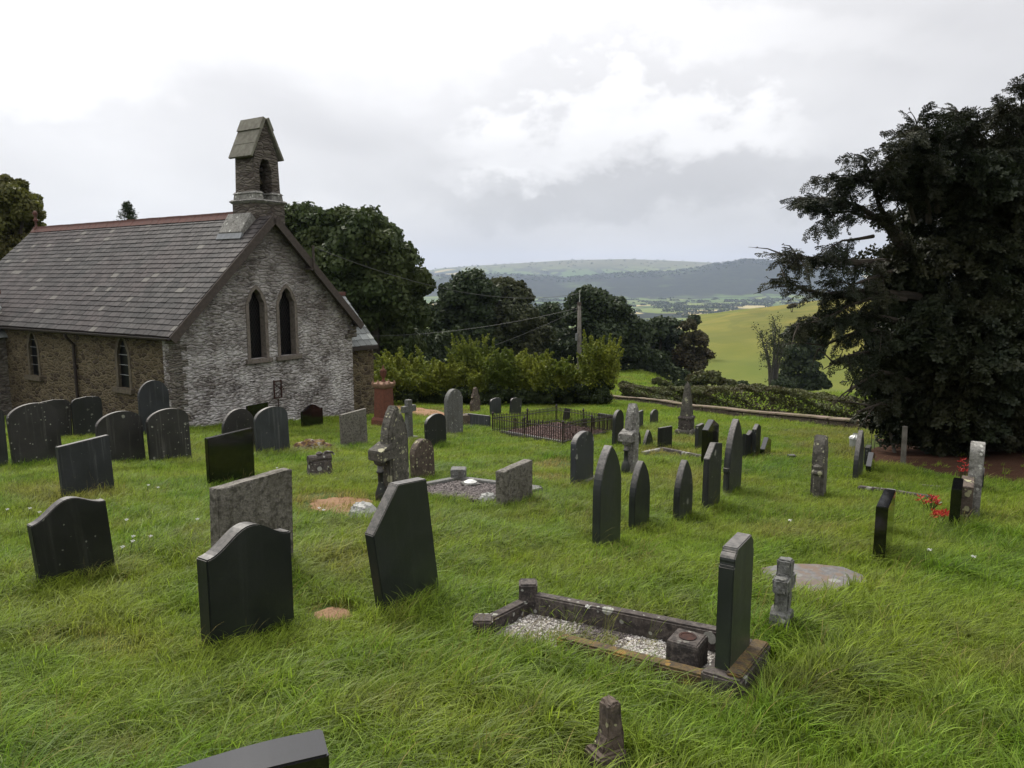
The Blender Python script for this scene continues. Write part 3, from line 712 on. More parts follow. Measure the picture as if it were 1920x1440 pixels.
frus(mb, xs0, xs1, yb0, yb1, zc1, zc1 + .08, .12, .19); frus(mb, xs0, xs1, yb0, yb1, zc1 + .082, zc1 + .14, .19, .12)
for (x0, x1) in ((xs0, oc - ow), (oc + ow, xs1)):
    frus(mb, x0, x1, yb0, yb1, zc1 + .142, zc1 + .32, .08, .06); frus(mb, x0, x1, yb0, yb1, zc1 + .322, zc1 + .40, .10, .03)
mb.build('string_course', M['pale_stone'], cote, bevel=.01)
mb = MB(); th_ = math.atan2(zap - zcap, bw + .07)
for sg in (-1, 1):
    d = Vector((sg * math.cos(th_), 0, -math.sin(th_))); nn = Vector((sg * math.sin(th_), 0, math.cos(th_))); a0 = Vector((cc, yb0 - .10, zap + .0))
    L_ = (zap - zcap) / math.sin(th_) + .10; y1 = bd + .2
    for (l0, l1, lift) in ((0.0, L_ * .30, .05), (L_ * .30, L_ * .66, .0), (L_ * .665, L_, .0)):
        q = lambda a, b, c: a0 + d * a + Vector((0, b, 0)) + nn * c
        mb.add([q(l0, 0, 0), q(l1, 0, 0), q(l1, y1, 0), q(l0, y1, 0), q(l0, 0, .08 + lift), q(l1 + lift * .3, 0, .08 + lift), q(l1 + lift * .3, y1, .08 + lift), q(l0, y1, .08 + lift)],
               [(0, 3, 2, 1), (4, 5, 6, 7), (0, 1, 5, 4), (1, 2, 6, 5), (2, 3, 7, 6), (3, 0, 4, 7)])
mb.build('bellcote_cap', plain_mat('cap_stone', (.17, .165, .13), .8, .3, .3, sc=6, c2=(.11, .10, .08), bs=.4), cote, bevel=.008)
mb = MB(); mb.lathe([(.01, .42), (.07, .40), (.10, .34), (.12, .18), (.17, .05), (.20, 0)], 18, oc, yb0 + bd * .45)
o = mb.build('bell', M['brass'], cote, True); o.location = (0, 0, oz + oh * .40)
mb = MB(); mb.box(oc - ow, oc + ow, yb0 + bd * .4, yb0 + bd * .5, oz + oh * .42 + .42, oz + oh * .42 + .52); mb.build('bell_beam', M['timber'], cote)
# stone saddle and lead flashing at the foot of the bellcote, on the left slope
q = lambda a, b, c: Vector((xs0, yb0 - .1, 0)) + Vector((0, a, 0)) - up * b + nr * c + Vector((0, 0, HE + (xs0) / run * rise))
mb = MB(); mb.add([q(0, 0, .12), q(bd + .2, 0, .12), q(bd + .2, .75, .12), q(0, .75, .12), q(0, 0, .42), q(bd + .2, 0, .42), q(bd + .2, .75, .25), q(0, .75, .25)],
       [(0, 3, 2, 1), (4, 5, 6, 7), (0, 1, 5, 4), (1, 2, 6, 5), (2, 3, 7, 6), (3, 0, 4, 7)]); mb.build('saddle_stone', M['pale_stone'], roof, bevel=.01)
mb = MB(); mb.add([q(-.04, .76, .13), q(bd + .24, .76, .13), q(bd + .24, .96, .13), q(-.04, .96, .13), q(-.04, .76, .22), q(bd + .24, .76, .22), q(bd + .24, .96, .155), q(-.04, .96, .155)],
       [(0, 3, 2, 1), (4, 5, 6, 7), (0, 1, 5, 4), (1, 2, 6, 5), (2, 3, 7, 6), (3, 0, 4, 7)]); mb.build('lead_flashing', M['lead'], roof)

# vestry wing beyond the gable's right corner
va = .55; vb = on_line(Lw(W, va, 1.5), UD, 700); vd = 3.4
q0 = Lw(W, va, 0); ze_v = zat(q0.x, q0.y, 652) - CL0.z; ve = on_line(Lw(W, va - .25, ze_v), UD, 708)
vr = on_line(Lw(W + ve, 0, 3), VD, 646); 
zr_v = zat(Lw(W + ve, vr, 0).x, Lw(W + ve, vr, 0).y, 553) - CL0.z
print('vestry', vb, ve, vr, ze_v, zr_v)
vest = MB(); vest.add([(W + .002, va, -DROP - .4), (W + vb, va, -DROP - .4), (W + vb, 2 * vr - va, -DROP - .4), (W + .002, 2 * vr - va, -DROP - .4), (W + .002, va, ze_v), (W + vb, va, ze_v), (W + vb, 2 * vr - va, ze_v), (W + .002, 2 * vr - va, ze_v), (W + .002, vr, zr_v - .1), (W + vb, vr, zr_v - .1)],
    [(0, 1, 5, 4), (1, 2, 6, 9, 5), (2, 3, 7, 6), (3, 0, 4, 8, 7), (4, 5, 9, 8), (7, 8, 9, 6), (0, 3, 2, 1)])
vest = vest.build('vestry_wall', M['wall_side'], church)
uv = Vector((0, vr - (va - .25), zr_v - ze_v)); lv = uv.length; uv.normalize(); nv = Vector((0, -uv.z, uv.y))
mb = MB(); slates(mb, Vector((W - .3, va - .25, ze_v)), Vector((1, 0, 0)), uv, nv, ve + .3, lv, .30, .42)
uv2 = Vector((0, -uv.y, uv.z)); nv2 = Vector((0, uv.z, uv.y))
slates(mb, Vector((W - .3, 2 * vr - va + .25, ze_v)), Vector((1, 0, 0)), uv2, nv2, ve + .3, lv, .30, .42); mb.build('vestry_roof_slates', M['roof_pale'], vest)
mb = MB(); mb.box(W + .0, W + ve, vr - .1, vr + .1, zr_v - .02, zr_v + .12); mb.build('vestry_ridge_tiles', M['red_tile'], vest)
mb = MB(); mb.box(W + .002, W + ve, va - .30, va - .2, ze_v - .14, ze_v - .0); mb.build('vestry_gutter', M['iron'], vest)
# porch at the far left of the side wall
pl = ls(14, 1.5)
mb = MB(); mb.box(-2.2, -.002, pl, pl + 2.6, -DROP, HE - .55); por = mb.build('porch_wall', M['wall_cote'], church)
pz0, pz1 = HE - .6, HE + 1.0; puv = Vector((0, 1.5, pz1 - pz0)); pls = puv.length; puv.normalize(); pnv = Vector((0, -puv.z, puv.y))
mb = MB(); slates(mb, Vector((-2.4, pl - .2, pz0)), Vector((1, 0, 0)), puv, pnv, 2.7, pls, .28, .4)
slates(mb, Vector((-2.4, pl + 2.8, pz0)), Vector((1, 0, 0)), Vector((0, -puv.y, puv.z)), Vector((0, puv.z, puv.y)), 2.7, pls, .28, .4); mb.build('porch_roof_slates', M['roof_pale'], por)
mb = MB(); mb.add([(-2.2, pl, HE - .55), (-2.2, pl + 2.6, HE - .55), (-2.2, pl + 1.3, pz1 - .1), (.2, pl, HE - .55), (.2, pl + 2.6, HE - .55), (.2, pl + 1.3, pz1 - .1)], [(0, 1, 2), (3, 5, 4), (0, 2, 5, 3), (1, 4, 5, 2)]); mb.build('porch_gable', M['wall_cote'], por)
mb = MB(); mb.box(-2.4, .5, pl + 1.2, pl + 1.4, pz1 - .02, pz1 + .13); mb.build('porch_ridge_tiles', M['red_tile'], por)
# ---------------------------------------------------------------- gravestones
FOOT = []      # (x, y, r) grass grows taller here ; EXC = polygons without grass
EXC = []
def px_per_m(p, d):
    a = proj(p); b = proj(p + d * .01); return (b[0] - a[0]) * 100, (b[1] - a[1]) * 100
def outline(kind, w, h):
    a = w / 2; pts = []
    def arc(cx, cz, rx, rz, t0, t1, n=10): return [(cx + rx * math.cos(R(t0 + (t1 - t0) * i / n)), cz + rz * math.sin(R(t0 + (t1 - t0) * i / n))) for i in range(n + 1)]
    b = [(-a, -.3), (a, -.3)]
    if kind == 'flat': pts = b + [(a, h), (-a, h)]
    elif kind == 'slope': pts = b + [(a, h), (-a, h * .97)]
    elif kind == 'round': pts = b + arc(0, h - a, a, a, 0, 180, 18)
    elif kind == 'camber': pts = b + arc(0, h - w * .28, a, w * .28, 0, 180, 18)
    elif kind == 'soft': pts = b + arc(a - w * .22, h - w * .2, w * .22, w * .17, 0, 90, 8) + [(0, h)] + arc(-a + w * .22, h - w * .2, w * .22, w * .17, 90, 180, 8)
    elif kind == 'gothic':
        r = w * 1.15; am = math.acos((r - a) / r); hz = r * math.sin(am)
        rt = [(a - r + r * math.cos(am * i / 10), h - hz + r * math.sin(am * i / 10)) for i in range(11)]
        pts = b + rt + [(-x, z) for x, z in rt[-2::-1]]
    elif kind == 'tallgothic':
        r = w * 1.9; am = math.acos((r - a) / r); hz = r * math.sin(am)
        rt = [(a - r + r * math.cos(am * i / 12), h - hz + r * math.sin(am * i / 12)) for i in range(13)]
        pts = b + rt + [(-x, z) for x, z in rt[-2::-1]]
    elif kind == 'peak': pts = b + [(a, h - w * .22), (0, h), (-a, h - w * .22)]
    elif kind == 'offpeak': pts = b + [(a, h - w * .10), (-a * .1, h), (-a, h - w * .32)]
    elif kind == 'peakleft': pts = b + [(a, h - w * .16), (0, h), (-a, h - w * .40)]
    elif kind == 'ogee':
        n = 22; pts = b[:]
        for i in range(n + 1):
            t = 1 - 2 * i / n; x = a * t; z = h - h * .0 - w * .20 * (.5 - .5 * math.cos(math.pi * min(1, abs(t) * 1.02)) ) 
            pts.append((x, z))
    elif kind == 'concave':
        n = 12; pts = b[:]
        for i in range(n + 1): t = 1 - 2 * i / n; pts.append((a * t, h - w * .12 * (1 - t * t)))
    elif kind == 'shoulder':
        s = w * .13
        pts = b + [(a, h - s * 1.8), (a - s * .25, h - s * 1.75)] + arc(a - s * 1.2, h - s * 1.15, s * .95, s * .75, -20, 78, 5) + [(a - s * 1.2, h), (-a + s * 1.2, h)] + \
            [(-x, z) for x, z in reversed(arc(a - s * 1.2, h - s * 1.15, s * .95, s * .75, -20, 78, 5))] + [(-a + s * .25, h - s * 1.75), (-a, h - s * 1.8)]
    elif kind == 'wheel':     # shouldered with a raised round head
        pts = b + [(a, h - w * .42), (a * .62, h - w * .42)] + arc(0, h - a * .62, a * .62, a * .62, -10, 190, 16) + [(-a * .62, h - w * .42), (-a, h - w * .42)]
    elif kind == 'broken': pts = b + [(a, h * .45), (a * .8, h * .52), (a * .9, h * .6), (a * .5, h * .75), (a * .35, h * .92), (.1 * a, h), (-.3 * a, h * .93), (-.4 * a, h * .8), (-a * .8, h * .62), (-a * .6, h * .55), (-a, h * .4)]
    return pts
def plate(name, pts, t, mat, parent=None, bev=.006, rot=None, rough_edge=0):
    """thin upright stone from an outline, centred on its base"""
    bm = bmesh.new()
    f = bm.faces.new([bm.verts.new((x, -t / 2, z)) for x, z in pts])
    e = bmesh.ops.extrude_face_region(bm, geom=[f]); vs = [g for g in e['geom'] if isinstance(g, bmesh.types.BMVert)]
    bmesh.ops.translate(bm, verts=vs, vec=(0, t, 0)); bmesh.ops.recalc_face_normals(bm, faces=bm.faces)
    if bev:
        es = [e for e in bm.edges if len(e.link_faces) == 2 and e.calc_face_angle(0) > .6]
        bmesh.ops.bevel(bm, geom=es, offset=bev, segments=2, affect='EDGES', clamp_overlap=True)
    if rough_edge:
        bmesh.ops.triangulate(bm, faces=bm.faces); bmesh.ops.subdivide_edges(bm, edges=bm.edges, cuts=2, use_grid_fill=True)
        bmesh.ops.subdivide_edges(bm, edges=[e for e in bm.edges if e.calc_length() > .06], cuts=1, use_grid_fill=True)
        for v in bm.verts:
            v.co += Vector((random.uniform(-1, 1), random.uniform(-1, 1), random.uniform(-1, 1))) * rough_edge
    me = bpy.data.meshes.new(name); bm.to_mesh(me); bm.free()
    return link_mesh(name, me, mat, parent)
def survey(xl, xr, yt, yb, t, yaw=None, dist=None):
    u = UD if yaw is None else Vector((math.cos(yaw), math.sin(yaw), 0)); n = Vector((-u.y, u.x, 0))
    xm = (xl + xr) / 2
    p = G(xm, yb)
    fu = px_per_m(p, u)[0]; fn = px_per_m(p, n)[0]; fz = px_per_m(p, Vector((0, 0, 1)))[1]
    w = ((xr - xl) - abs(fn) * t) / abs(fu)
    h = (yt - yb) / fz
    return p, w, h
GN = 'graves in the churchyard'
def stone(xl, xr, yt, yb, kind, mat, label, t=.085, lean=0, tip=0, yaw=None, wmin=.28, wmax=1.3, name='headstone', sink=0, rough=0, bev=.006, mesh_only=False):
    yw = YAW if yaw is None else yaw
    p, w, h = survey(xl, xr, yt, yb, t, yw)
    w = min(max(w, wmin), wmax); h *= 1.0
    o = plate(name, outline(kind, w, h), t, M[mat], None, bev, rough_edge=rough)
    o.location = p; o.rotation_euler = (R(tip), R(lean), yw)
    tag(o, label, 'gravestone', GN)
    FOOT.append((p.x, p.y, w / 2 + .1, yw))
    return o, p, w, h
def child(parent, mb, name, mat, **k): return mb.build(name, M[mat] if isinstance(mat, str) else mat, parent, **k)

# --- left block
stone(-42, 18, 766, 884, 'camber', 'slate', 'dark rounded slate headstone cut off by the left edge of the view', t=.07)
stone(25, 121, 757, 874, 'camber', 'slate_lichen', 'broad round-topped dark headstone second from the left edge, overlapping a browner one', t=.08, lean=-2)
stone(72, 137, 750, 822, 'soft', 'slate_lichen', 'brownish round-shouldered slate half hidden behind the broad dark headstone at the left', t=.07, lean=1)
stone(138, 196, 744, 818, 'soft', 'slate', 'squarish soft-cornered slate standing below the black downpipe', t=.07)
stone(263, 322, 714, 815, 'round', 'slate_blue', 'tallest round-topped blue-black slate against the church corner', t=.08)
stone(187, 275, 772, 870, 'camber', 'slate_lichen', 'stained round-topped headstone between the flat dark slab and the spotted one', t=.08, lean=-2)
stone(281, 361, 767, 866, 'camber', 'slate_lichen', 'round-topped slate headstone dotted with white lichen spots', t=.08, lean=-1.5, yaw=YAW - .1)
stone(117, 217, 825, 928, 'slope', 'slate_blue', 'flat-topped dark grey slab in front of the left row of rounded stones', t=.08, lean=-2)
stone(76, 221, 929, 1092, 'ogee', 'slate', 'black wave-topped headstone tilting left in the left foreground', t=.075, lean=-6, tip=4)
stone(402, 554, 898, 1085, 'slope', 'granite', 'rough brown-grey granite slab standing behind the big wave-topped slate', t=.11, lean=1.5, rough=.004)
stone(383, 557, 987, 1200, 'ogee', 'slate_smooth', 'big smooth green-black wave-topped headstone in the left foreground', t=.11, lean=0, bev=.008)
stone(418, 482, 767, 848, 'round', 'slate_lichen', 'mottled round-topped slate just behind the polished black slab', t=.08)
stone(481, 545, 763, 852, 'camber', 'slate_blue', 'plain round-topped slate standing just right of the mottled one', t=.08, lean=-2)
stone(463, 505, 757, 800, 'slope', 'black', 'small flat black stone peeping over two round slates by the gable', t=.07)
stone(390, 480, 811, 912, 'slope', 'black', 'polished black rectangular headstone in the grass left of centre', t=.08)
stone(565, 607, 758, 802, 'ogee', 'black', 'small black wavy-topped headstone close under the gable wall', t=.07, lean=-1)
stone(639, 690, 771, 838, 'slope', 'granite', 'rough pale granite headstone in the grass beside the red stone monument', t=.09, lean=-1, rough=.003)
stone(665, 699, 743, 776, 'slope', 'slate_blue', 'small blue-grey slate at the right corner of the church', t=.07)
stone(1, 30, 716, 776, 'wheel', 'slate_blue', 'pale grey shouldered headstone by the porch at the left edge', t=.07)
stone(750, 781, 722, 750, 'peak', 'granite_grey', 'lower of two peaked grey stones by the bright hedge', t=.1)
stone(779, 808, 716, 751, 'peak', 'granite_grey', 'taller of two peaked grey stones by the bright hedge', t=.1)
stone(797, 838, 776, 838, 'camber', 'slate', 'small dark round-topped slate between the stone cross and the tall grey tablet', t=.08, lean=-2)
o, p, w, h = stone(833, 869, 730, 815, 'round', 'granite_grey', 'tall pale grey round-topped tablet beyond the small dark slate', t=.14, bev=.012)
stone(881, 901, 726, 774, 'broken', 'brown_stone', 'small jagged brown sandstone marker near the bright hedge', t=.12, rough=.006)
stone(918, 940, 746, 779, 'soft', 'slate_blue', 'soft-cornered blue-grey slate left of the leaning one behind the railings', t=.07)
stone(954, 977, 746, 779, 'soft', 'slate', 'dark slate leaning to the right behind the railings', t=.07, lean=9)
stone(1055, 1068, 766, 790, 'flat', 'slate', 'tiny tilted dark slate seen through the iron railings', t=.06, lean=12)
# --- centre
stone(770, 817, 823, 900, 'round', 'brown_stone', 'short brown round-topped stone with pale lichen blotches', t=.13, lean=-3, bev=.012)
stone(695, 841, 893, 1128, 'peakleft', 'slate_smooth', 'tall black peaked headstone leaning left in the middle foreground', wmax=.62, t=.085, lean=-12, tip=3)
o, p, w, h = stone(1069, 1113, 810, 912, 'camber', 'slate_blue', 'streaky blue-grey slate with a white stain, near the iron railings', t=.09)
mb = MB(); mb.box(-w / 2 - .06, w / 2 + .06, -.11, .11, -.1, .1); child(o, mb, 'plinth', 'granite_grey', bevel=.008)
stone(1110, 1164, 838, 1024, 'gothic', 'slate_smooth', 'tall pointed-arch slate nearest of the slim row right of centre', t=.085)
stone(1178, 1218, 865, 990, 'gothic', 'slate_smooth', 'shorter arched slate second in the slim row', t=.075)
stone(1261, 1298, 863, 975, 'gothic', 'slate', 'small arched slate third in the slim row', t=.075)
stone(1315, 1350, 831, 955, 'offpeak', 'slate', 'peaked slate in the slim row in front of the polished black stone', t=.075, lean=1)
o, p, w, h = stone(1354, 1389, 788, 928, 'gothic', 'slate', 'tall arched slate leaning right at the end of the slim row', t=.085, lean=3)
mb = MB(); mb.lathe([(.035, .0), (.05, .05), (.03, .09), (.03, h * .32), (.045, h * .36), (.045, h * .4)], 10, -w / 2 - .01, 0); child(o, mb, 'colonnette', 'slate')
stone(1314, 1346, 787, 872, 'peak', 'black', 'polished black peaked headstone with a bright top edge', t=.11)
stone(1302, 1319, 796, 842, 'flat', 'slate', 'plain grey upright slab beside the obelisk', t=.08)
stone(1147, 1169, 769, 836, 'round', 'slate', 'dark round slate half hidden behind the pale pointed tombstone', t=.08)
stone(1189, 1206, 771, 806, 'slope', 'slate_blue', 'blue-grey flat-topped stone behind the pale pointed tombstone', t=.08)
stone(1218, 1234, 768, 797, 'camber', 'slate_blue', 'small round grey-green slate in the grass before the boundary hedge', t=.07)
stone(1232, 1260, 800, 840, 'slope', 'slate', 'low squarish dark slate left of the obelisk foot', t=.07, yaw=YAW - .5)
stone(1390, 1409, 810, 858, 'concave', 'slate', 'dark slate with a hollow top, left of three by the mown strip', t=.08)
stone(1408, 1425, 795, 855, 'peak', 'slate', 'narrow peaked slate, middle of three by the mown strip', t=.08)
stone(1424, 1445, 820, 856, 'peakleft', 'black', 'short black slant-topped stone, right of three by the mown strip', t=.09, lean=3)
# --- right
o, p, w, h = stone(1522, 1545, 815, 930, 'tallgothic', 'lichen_stone', 'weathered pointed tombstone with a carved collar, alone in the right grass', t=.17, bev=.02)
mb = MB(); mb.lathe([(.05, 0), (.05, h * .38), (.075, h * .41), (.075, h * .44), (.05, h * .47), (.06, h * .52), (.02, h * .55)], 10, -w / 2 - .02, 0); child(o, mb, 'colonnette', 'lichen_stone')
stone(1597, 1617, 808, 902, 'gothic', 'slate', 'slate slab leaning right beside the dustbin', t=.07, lean=5)
stone(1619, 1631, 837, 882, 'flat', 'slate', 'small dark stone behind the black slant-topped one near the yew', t=.08)
stone(1622, 1639, 848, 890, 'peakleft', 'black', 'short black slant-topped headstone at the edge of the yew shade', t=.08)
o, p, w, h = stone(1814, 1830, 830, 968, 'round', 'pale_stone', 'tall slim stone with a pale sunlit head in the yew shade', t=.15)
stone(1826, 1836, 858, 928, 'camber', 'slate', 'thin slate behind the tall pale-headed stone', t=.08)
stone(1833, 1842, 877, 925, 'camber', 'slate_blue', 'thinnest slate at the back of the shaded right row', t=.06)
stone(1780, 1797, 906, 992, 'slope', 'black', 'polished black headstone with shining top at the right, beside red flowers', t=.10, wmin=.5)
stone(1797, 1819, 902, 978, 'slope', 'brown_stone', 'brown granite headstone right behind the polished one with red flowers', t=.13, rough=.003, wmin=.5)
stone(1637, 1670, 933, 1050, 'slope', 'black', 'polished black headstone standing alone in the right-hand grass', t=.10, wmin=.6)
stone(1655, 1669, 923, 1010, 'flat', 'granite_grey', 'plain grey stone hidden behind the lone polished black headstone', t=.09, wmin=.3, wmax=.4)
# bottom-edge polished stone: only its top shows
ya_ = R(22); u_ = Vector((math.cos(ya_), math.sin(ya_), 0)); n_ = Vector((-u_.y, u_.x, 0)); pf = at(604, 1364, 2.25); p = pf - u_ * .42 - n_ * .075; zt = pf.z; p.z = gh(p.x, p.y); hN = zt - p.z
o = plate('headstone', [(-.42, -.3), (.42, -.3)] + [(.42 - .84 * t, hN - .06 * (.5 - .5 * math.cos(math.pi * min(1, max(0, (t - .15) / .85))))) for t in np.linspace(0, 1, 16)], .15, M['black'], None, .006); o.location = p; o.rotation_euler = (0, 0, ya_)
tag(o, 'polished black headstone whose wavy top juts in at the bottom edge', 'gravestone', GN); NEAR = o
FOOT.append((p.x, p.y, .5, YAW))

# --- gothic tombstones with a bracket and colonnette
def gothic_tomb(xl, xr, yt, yb, mat, label, t, side_px, lean=0):
    p, w, h = survey(xl, xr, yt, yb, t); w = min(w, 1.0)
    r = tag(empty('gothic_tombstone', p, YAW), label, 'gravestone', GN); r.rotation_euler = (0, R(lean), YAW)
    o = plate('slab', outline('tallgothic', w, h), t, M[mat], r, .02, rough_edge=.004)
    o2 = plate('inner_panel', outline('tallgothic', w * .74, h * .9), t + .03, M[mat], o, .01)
    mb = MB(); x = -w / 2 - side_px * .5
    hb = h * .44
    mb.box(x - side_px * .55, -w / 2 + .05, -t * .8, t * .8, hb + .05, hb + .05 + h * .10); mb.add(*(lambda q: (q, [(0, 1, 2, 3), (4, 7, 6, 5), (0, 4, 5, 1), (1, 5, 6, 2), (2, 6, 7, 3), (3, 7, 4, 0)]))(
        [(x - side_px * .55, -t * .8, hb + .052 + h * .10), (-w / 2 + .05, -t * .8, hb + .052 + h * .10), (-w / 2 + .05, -t * .8, hb + h * .2), (x + side_px * .1, -t * .8, hb + h * .17),
         (x - side_px * .55, t * .8, hb + .052 + h * .10), (-w / 2 + .05, t * .8, hb + .052 + h * .10), (-w / 2 + .05, t * .8, hb + h * .2), (x + side_px * .1, t * .8, hb + h * .17)]))
    mb.lathe([(side_px * .3, hb - .02), (side_px * .5, hb + .02), (side_px * .5, hb + .05)], 12, x, 0)
    mb.build('bracket', M[mat], r, bevel=.01)
    mb = MB(); k = side_px * .5
    mb.lathe([(k * .75, -.1), (k * .75, .03), (k * .95, h * .06), (k * .95, h * .13), (k * .6, h * .2), (k * .42, h * .24), (k * .42, h * .34), (k * .62, h * .35), (k * .62, h * .365), (k * .42, h * .375), (k * .45, hb - .03)], 14, x, 0)
    mb.build('colonnette', M['slate'], r, True)
    FOOT.append((p.x, p.y, w / 2 + .1, YAW)); return r
gothic_tomb(716, 771, 761, 938, 'lichen_stone', 'tall lichen-covered pointed tombstone with bracket and colonnette, left of centre', .16, .17, -1.5)
gothic_tomb(1168, 1196, 757, 888, 'pale_stone', 'pale weathered pointed tombstone with colonnette right of the railings', .16, .16, 2)
# --- stone cross
p, w, h = survey(752, 782, 750, 826, .14)
cr = tag(empty('stone_cross', p, YAW), 'grey stone Latin cross rising behind the lichen-covered pointed tombstone', 'gravestone', GN); w = min(w, .8)
a = w * .17; z1 = h - w * .33; pts = [(-a * 1.2, .1), (a * 1.2, .1), (a, z1 - 2 * a), (w / 2, z1 - 2 * a), (w / 2, z1), (a, z1), (a, h), (-a, h), (-a, z1), (-w / 2, z1), (-w / 2, z1 - 2 * a), (-a, z1 - 2 * a)]
plate('cross', pts, .14, M['granite_grey'], cr, .01)
mb = MB(); mb.box(-w * .4, w * .4, -.2, .2, -.1, .11); mb.build('plinth', M['granite_grey'], cr, bevel=.01)
# --- tall grey tablet seam is in its outline; red sandstone monument
p = G(721, 800); s = 1 / abs(px_per_m(p, Vector((0, 0, 1)))[1]); wd = 36 * s / 1.25 * .98
rm = tag(empty('sandstone_monument', p, YAW), 'red sandstone pillar monument with crenellated cap and urn beside the church', 'monument', GN)
mb = MB(); k = wd / 2
mb.lathe([(k * 1.22, -.3), (k * 1.22, 14 * s), (k * 1.05, 19 * s)], sq=True); mb.build('plinth', M['red_stone'], rm, bevel=.01)
mb = MB(); mb.lathe([(k * .95, 19.1 * s), (k * .84, 72 * s)], sq=True); mb.build('pillar', M['red_stone'], rm, bevel=.01)
mb = MB(); mb.lathe([(k * .84, 72.1 * s), (k * 1.0, 75 * s), (k * 1.1, 79 * s), (k * 1.1, 81 * s), (k * .4, 84 * s)], sq=True)
for sx in (-1, 0, 1):
    for sy in (-1, 0, 1):
        if sx or sy:
            x, y = sx * k * .97, sy * k * .97; q = k * .15
            mb.add([(x - q, y - q, 81 * s), (x + q, y - q, 81 * s), (x + q, y + q, 81 * s), (x - q, y + q, 81 * s), (x, y, 87 * s)], [(0, 1, 4), (1, 2, 4), (2, 3, 4), (3, 0, 4)])
mb.build('cap', plain_mat('pale_red_sandstone', (.23, .14, .095), .85, .2, .3, sc=14, c2=(.15, .09, .06), bs=.4), rm)
mb = MB(); mb.lathe([(k * .34, 84 * s), (k * .2, 87 * s), (k * .15, 90 * s), (k * .3, 93 * s), (k * .42, 97 * s), (k * .42, 103 * s), (k * .46, 104 * s), (k * .2, 107 * s), (k * .1, 110 * s), (k * .12, 112 * s), (.003, 114 * s)], 14); mb.build('urn', M['red_stone'], rm, True)
FOOT.append((p.x, p.y, .4, YAW))
# --- obelisk
p = G(1286, 819); s = 1 / abs(px_per_m(p, Vector((0, 0, 1)))[1]) ; k = 44 * s / 2 / 1.3
ob = tag(empty('obelisk', p, YAW), 'stone obelisk on a stepped base in front of the boundary hedge', 'monument', GN)
mb = MB(); mb.lathe([(k * 1.12, -.3), (k * 1.12, 7 * s)], sq=True); mb.lathe([(k * .95, 7.1 * s), (k * .95, 13 * s), (k * .84, 15 * s)], sq=True); mb.build('base', M['lichen_stone'], ob, bevel=.012)
mb = MB(); mb.lathe([(k * .70, 15.1 * s), (k * .66, 34 * s), (k * .76, 35 * s), (k * .76, 37 * s), (k * .62, 40 * s)], sq=True); mb.build('die', M['kerb'], ob, bevel=.01)
mb = MB(); mb.lathe([(k * .56, 40.1 * s), (k * .26, 94 * s), (.004, 103 * s)], sq=True); mb.build('shaft', M['lichen_stone'], ob, bevel=.006)
FOOT.append((p.x, p.y, .5, YAW))

# --- kerbed graves
def beam(mb, a, b, w, z0, z1):
    a = Vector(a); b = Vector(b); d = (b - a); d.z = 0; d.normalize(); n = Vector((-d.y, d.x, 0)) * w / 2
    mb.add([a - n + Vector((0, 0, z0)), a + n + Vector((0, 0, z0)), b + n + Vector((0, 0, z0)), b - n + Vector((0, 0, z0)), a - n + Vector((0, 0, z1)), a + n + Vector((0, 0, z1)), b + n + Vector((0, 0, z1)), b - n + Vector((0, 0, z1))],
           [(0, 3, 2, 1), (4, 5, 6, 7), (0, 1, 5, 4), (1, 2, 6, 5), (2, 3, 7, 6), (3, 0, 4, 7)])
def to_local(root, p): return root.matrix_world.inverted() @ Vector(p)
def kerb_part(root, a, b, w, h, mat, name='kerb', sink=.15):
    mb = MB(); la, lb = a - root.location, b - root.location
    beam(mb, la, lb, w, -sink, h); return mb.build(name, M[mat], root, bevel=.012)
def chips(root, corners, n, mat, name, size=.02, lift=.03):
    c = [np.array(q) for q in corners]; vs = []; fs = []; rn = []
    dirs = np.array([(1, 0, 0), (-1, 0, 0), (0, 1, 0), (0, -1, 0), (0, 0, 1), (0, 0, -1)], float)
    tri = np.array([(0, 2, 4), (2, 1, 4), (1, 3, 4), (3, 0, 4), (2, 0, 5), (1, 2, 5), (3, 1, 5), (0, 3, 5)])
    u = rng.random(n); v = rng.random(n)
    P = (c[0][None] * ((1 - u) * (1 - v))[:, None] + c[1][None] * (u * (1 - v))[:, None] + c[2][None] * (u * v)[:, None] + c[3][None] * ((1 - u) * v)[:, None])
    P[:, 2] += rng.random(n) * size * .8 + lift
    sz = size * (.5 + rng.random((n, 1, 1))) * (.6 + .8 * rng.random((n, 6, 1)))
    q = rng.normal(size=(n, 3, 3)); q, _ = np.linalg.qr(q)
    V = P[:, None, :] + (dirs[None] * sz) @ q
    F = (np.arange(n)[:, None, None] * 6 + tri[None]).reshape(-1, 3)
    o = fast_mesh(name, (V - np.array(root.location)[None, None]).reshape(-1, 3), F, M[mat], root, np.repeat(rng.random(n), 8), nper=3); o['kind'] = 'stuff'; return o
def bed(root, corners, mat, name, lift=.02):
    mb = MB(); mb.add([Vector(c) - root.location + Vector((0, 0, lift)) for c in corners] + [Vector(c) - root.location + Vector((0, 0, -.3)) for c in corners], [(0, 1, 2, 3), (0, 4, 5, 1), (1, 5, 6, 2), (2, 6, 7, 3), (3, 7, 4, 0)])
    return mb.build(name, M[mat], root)
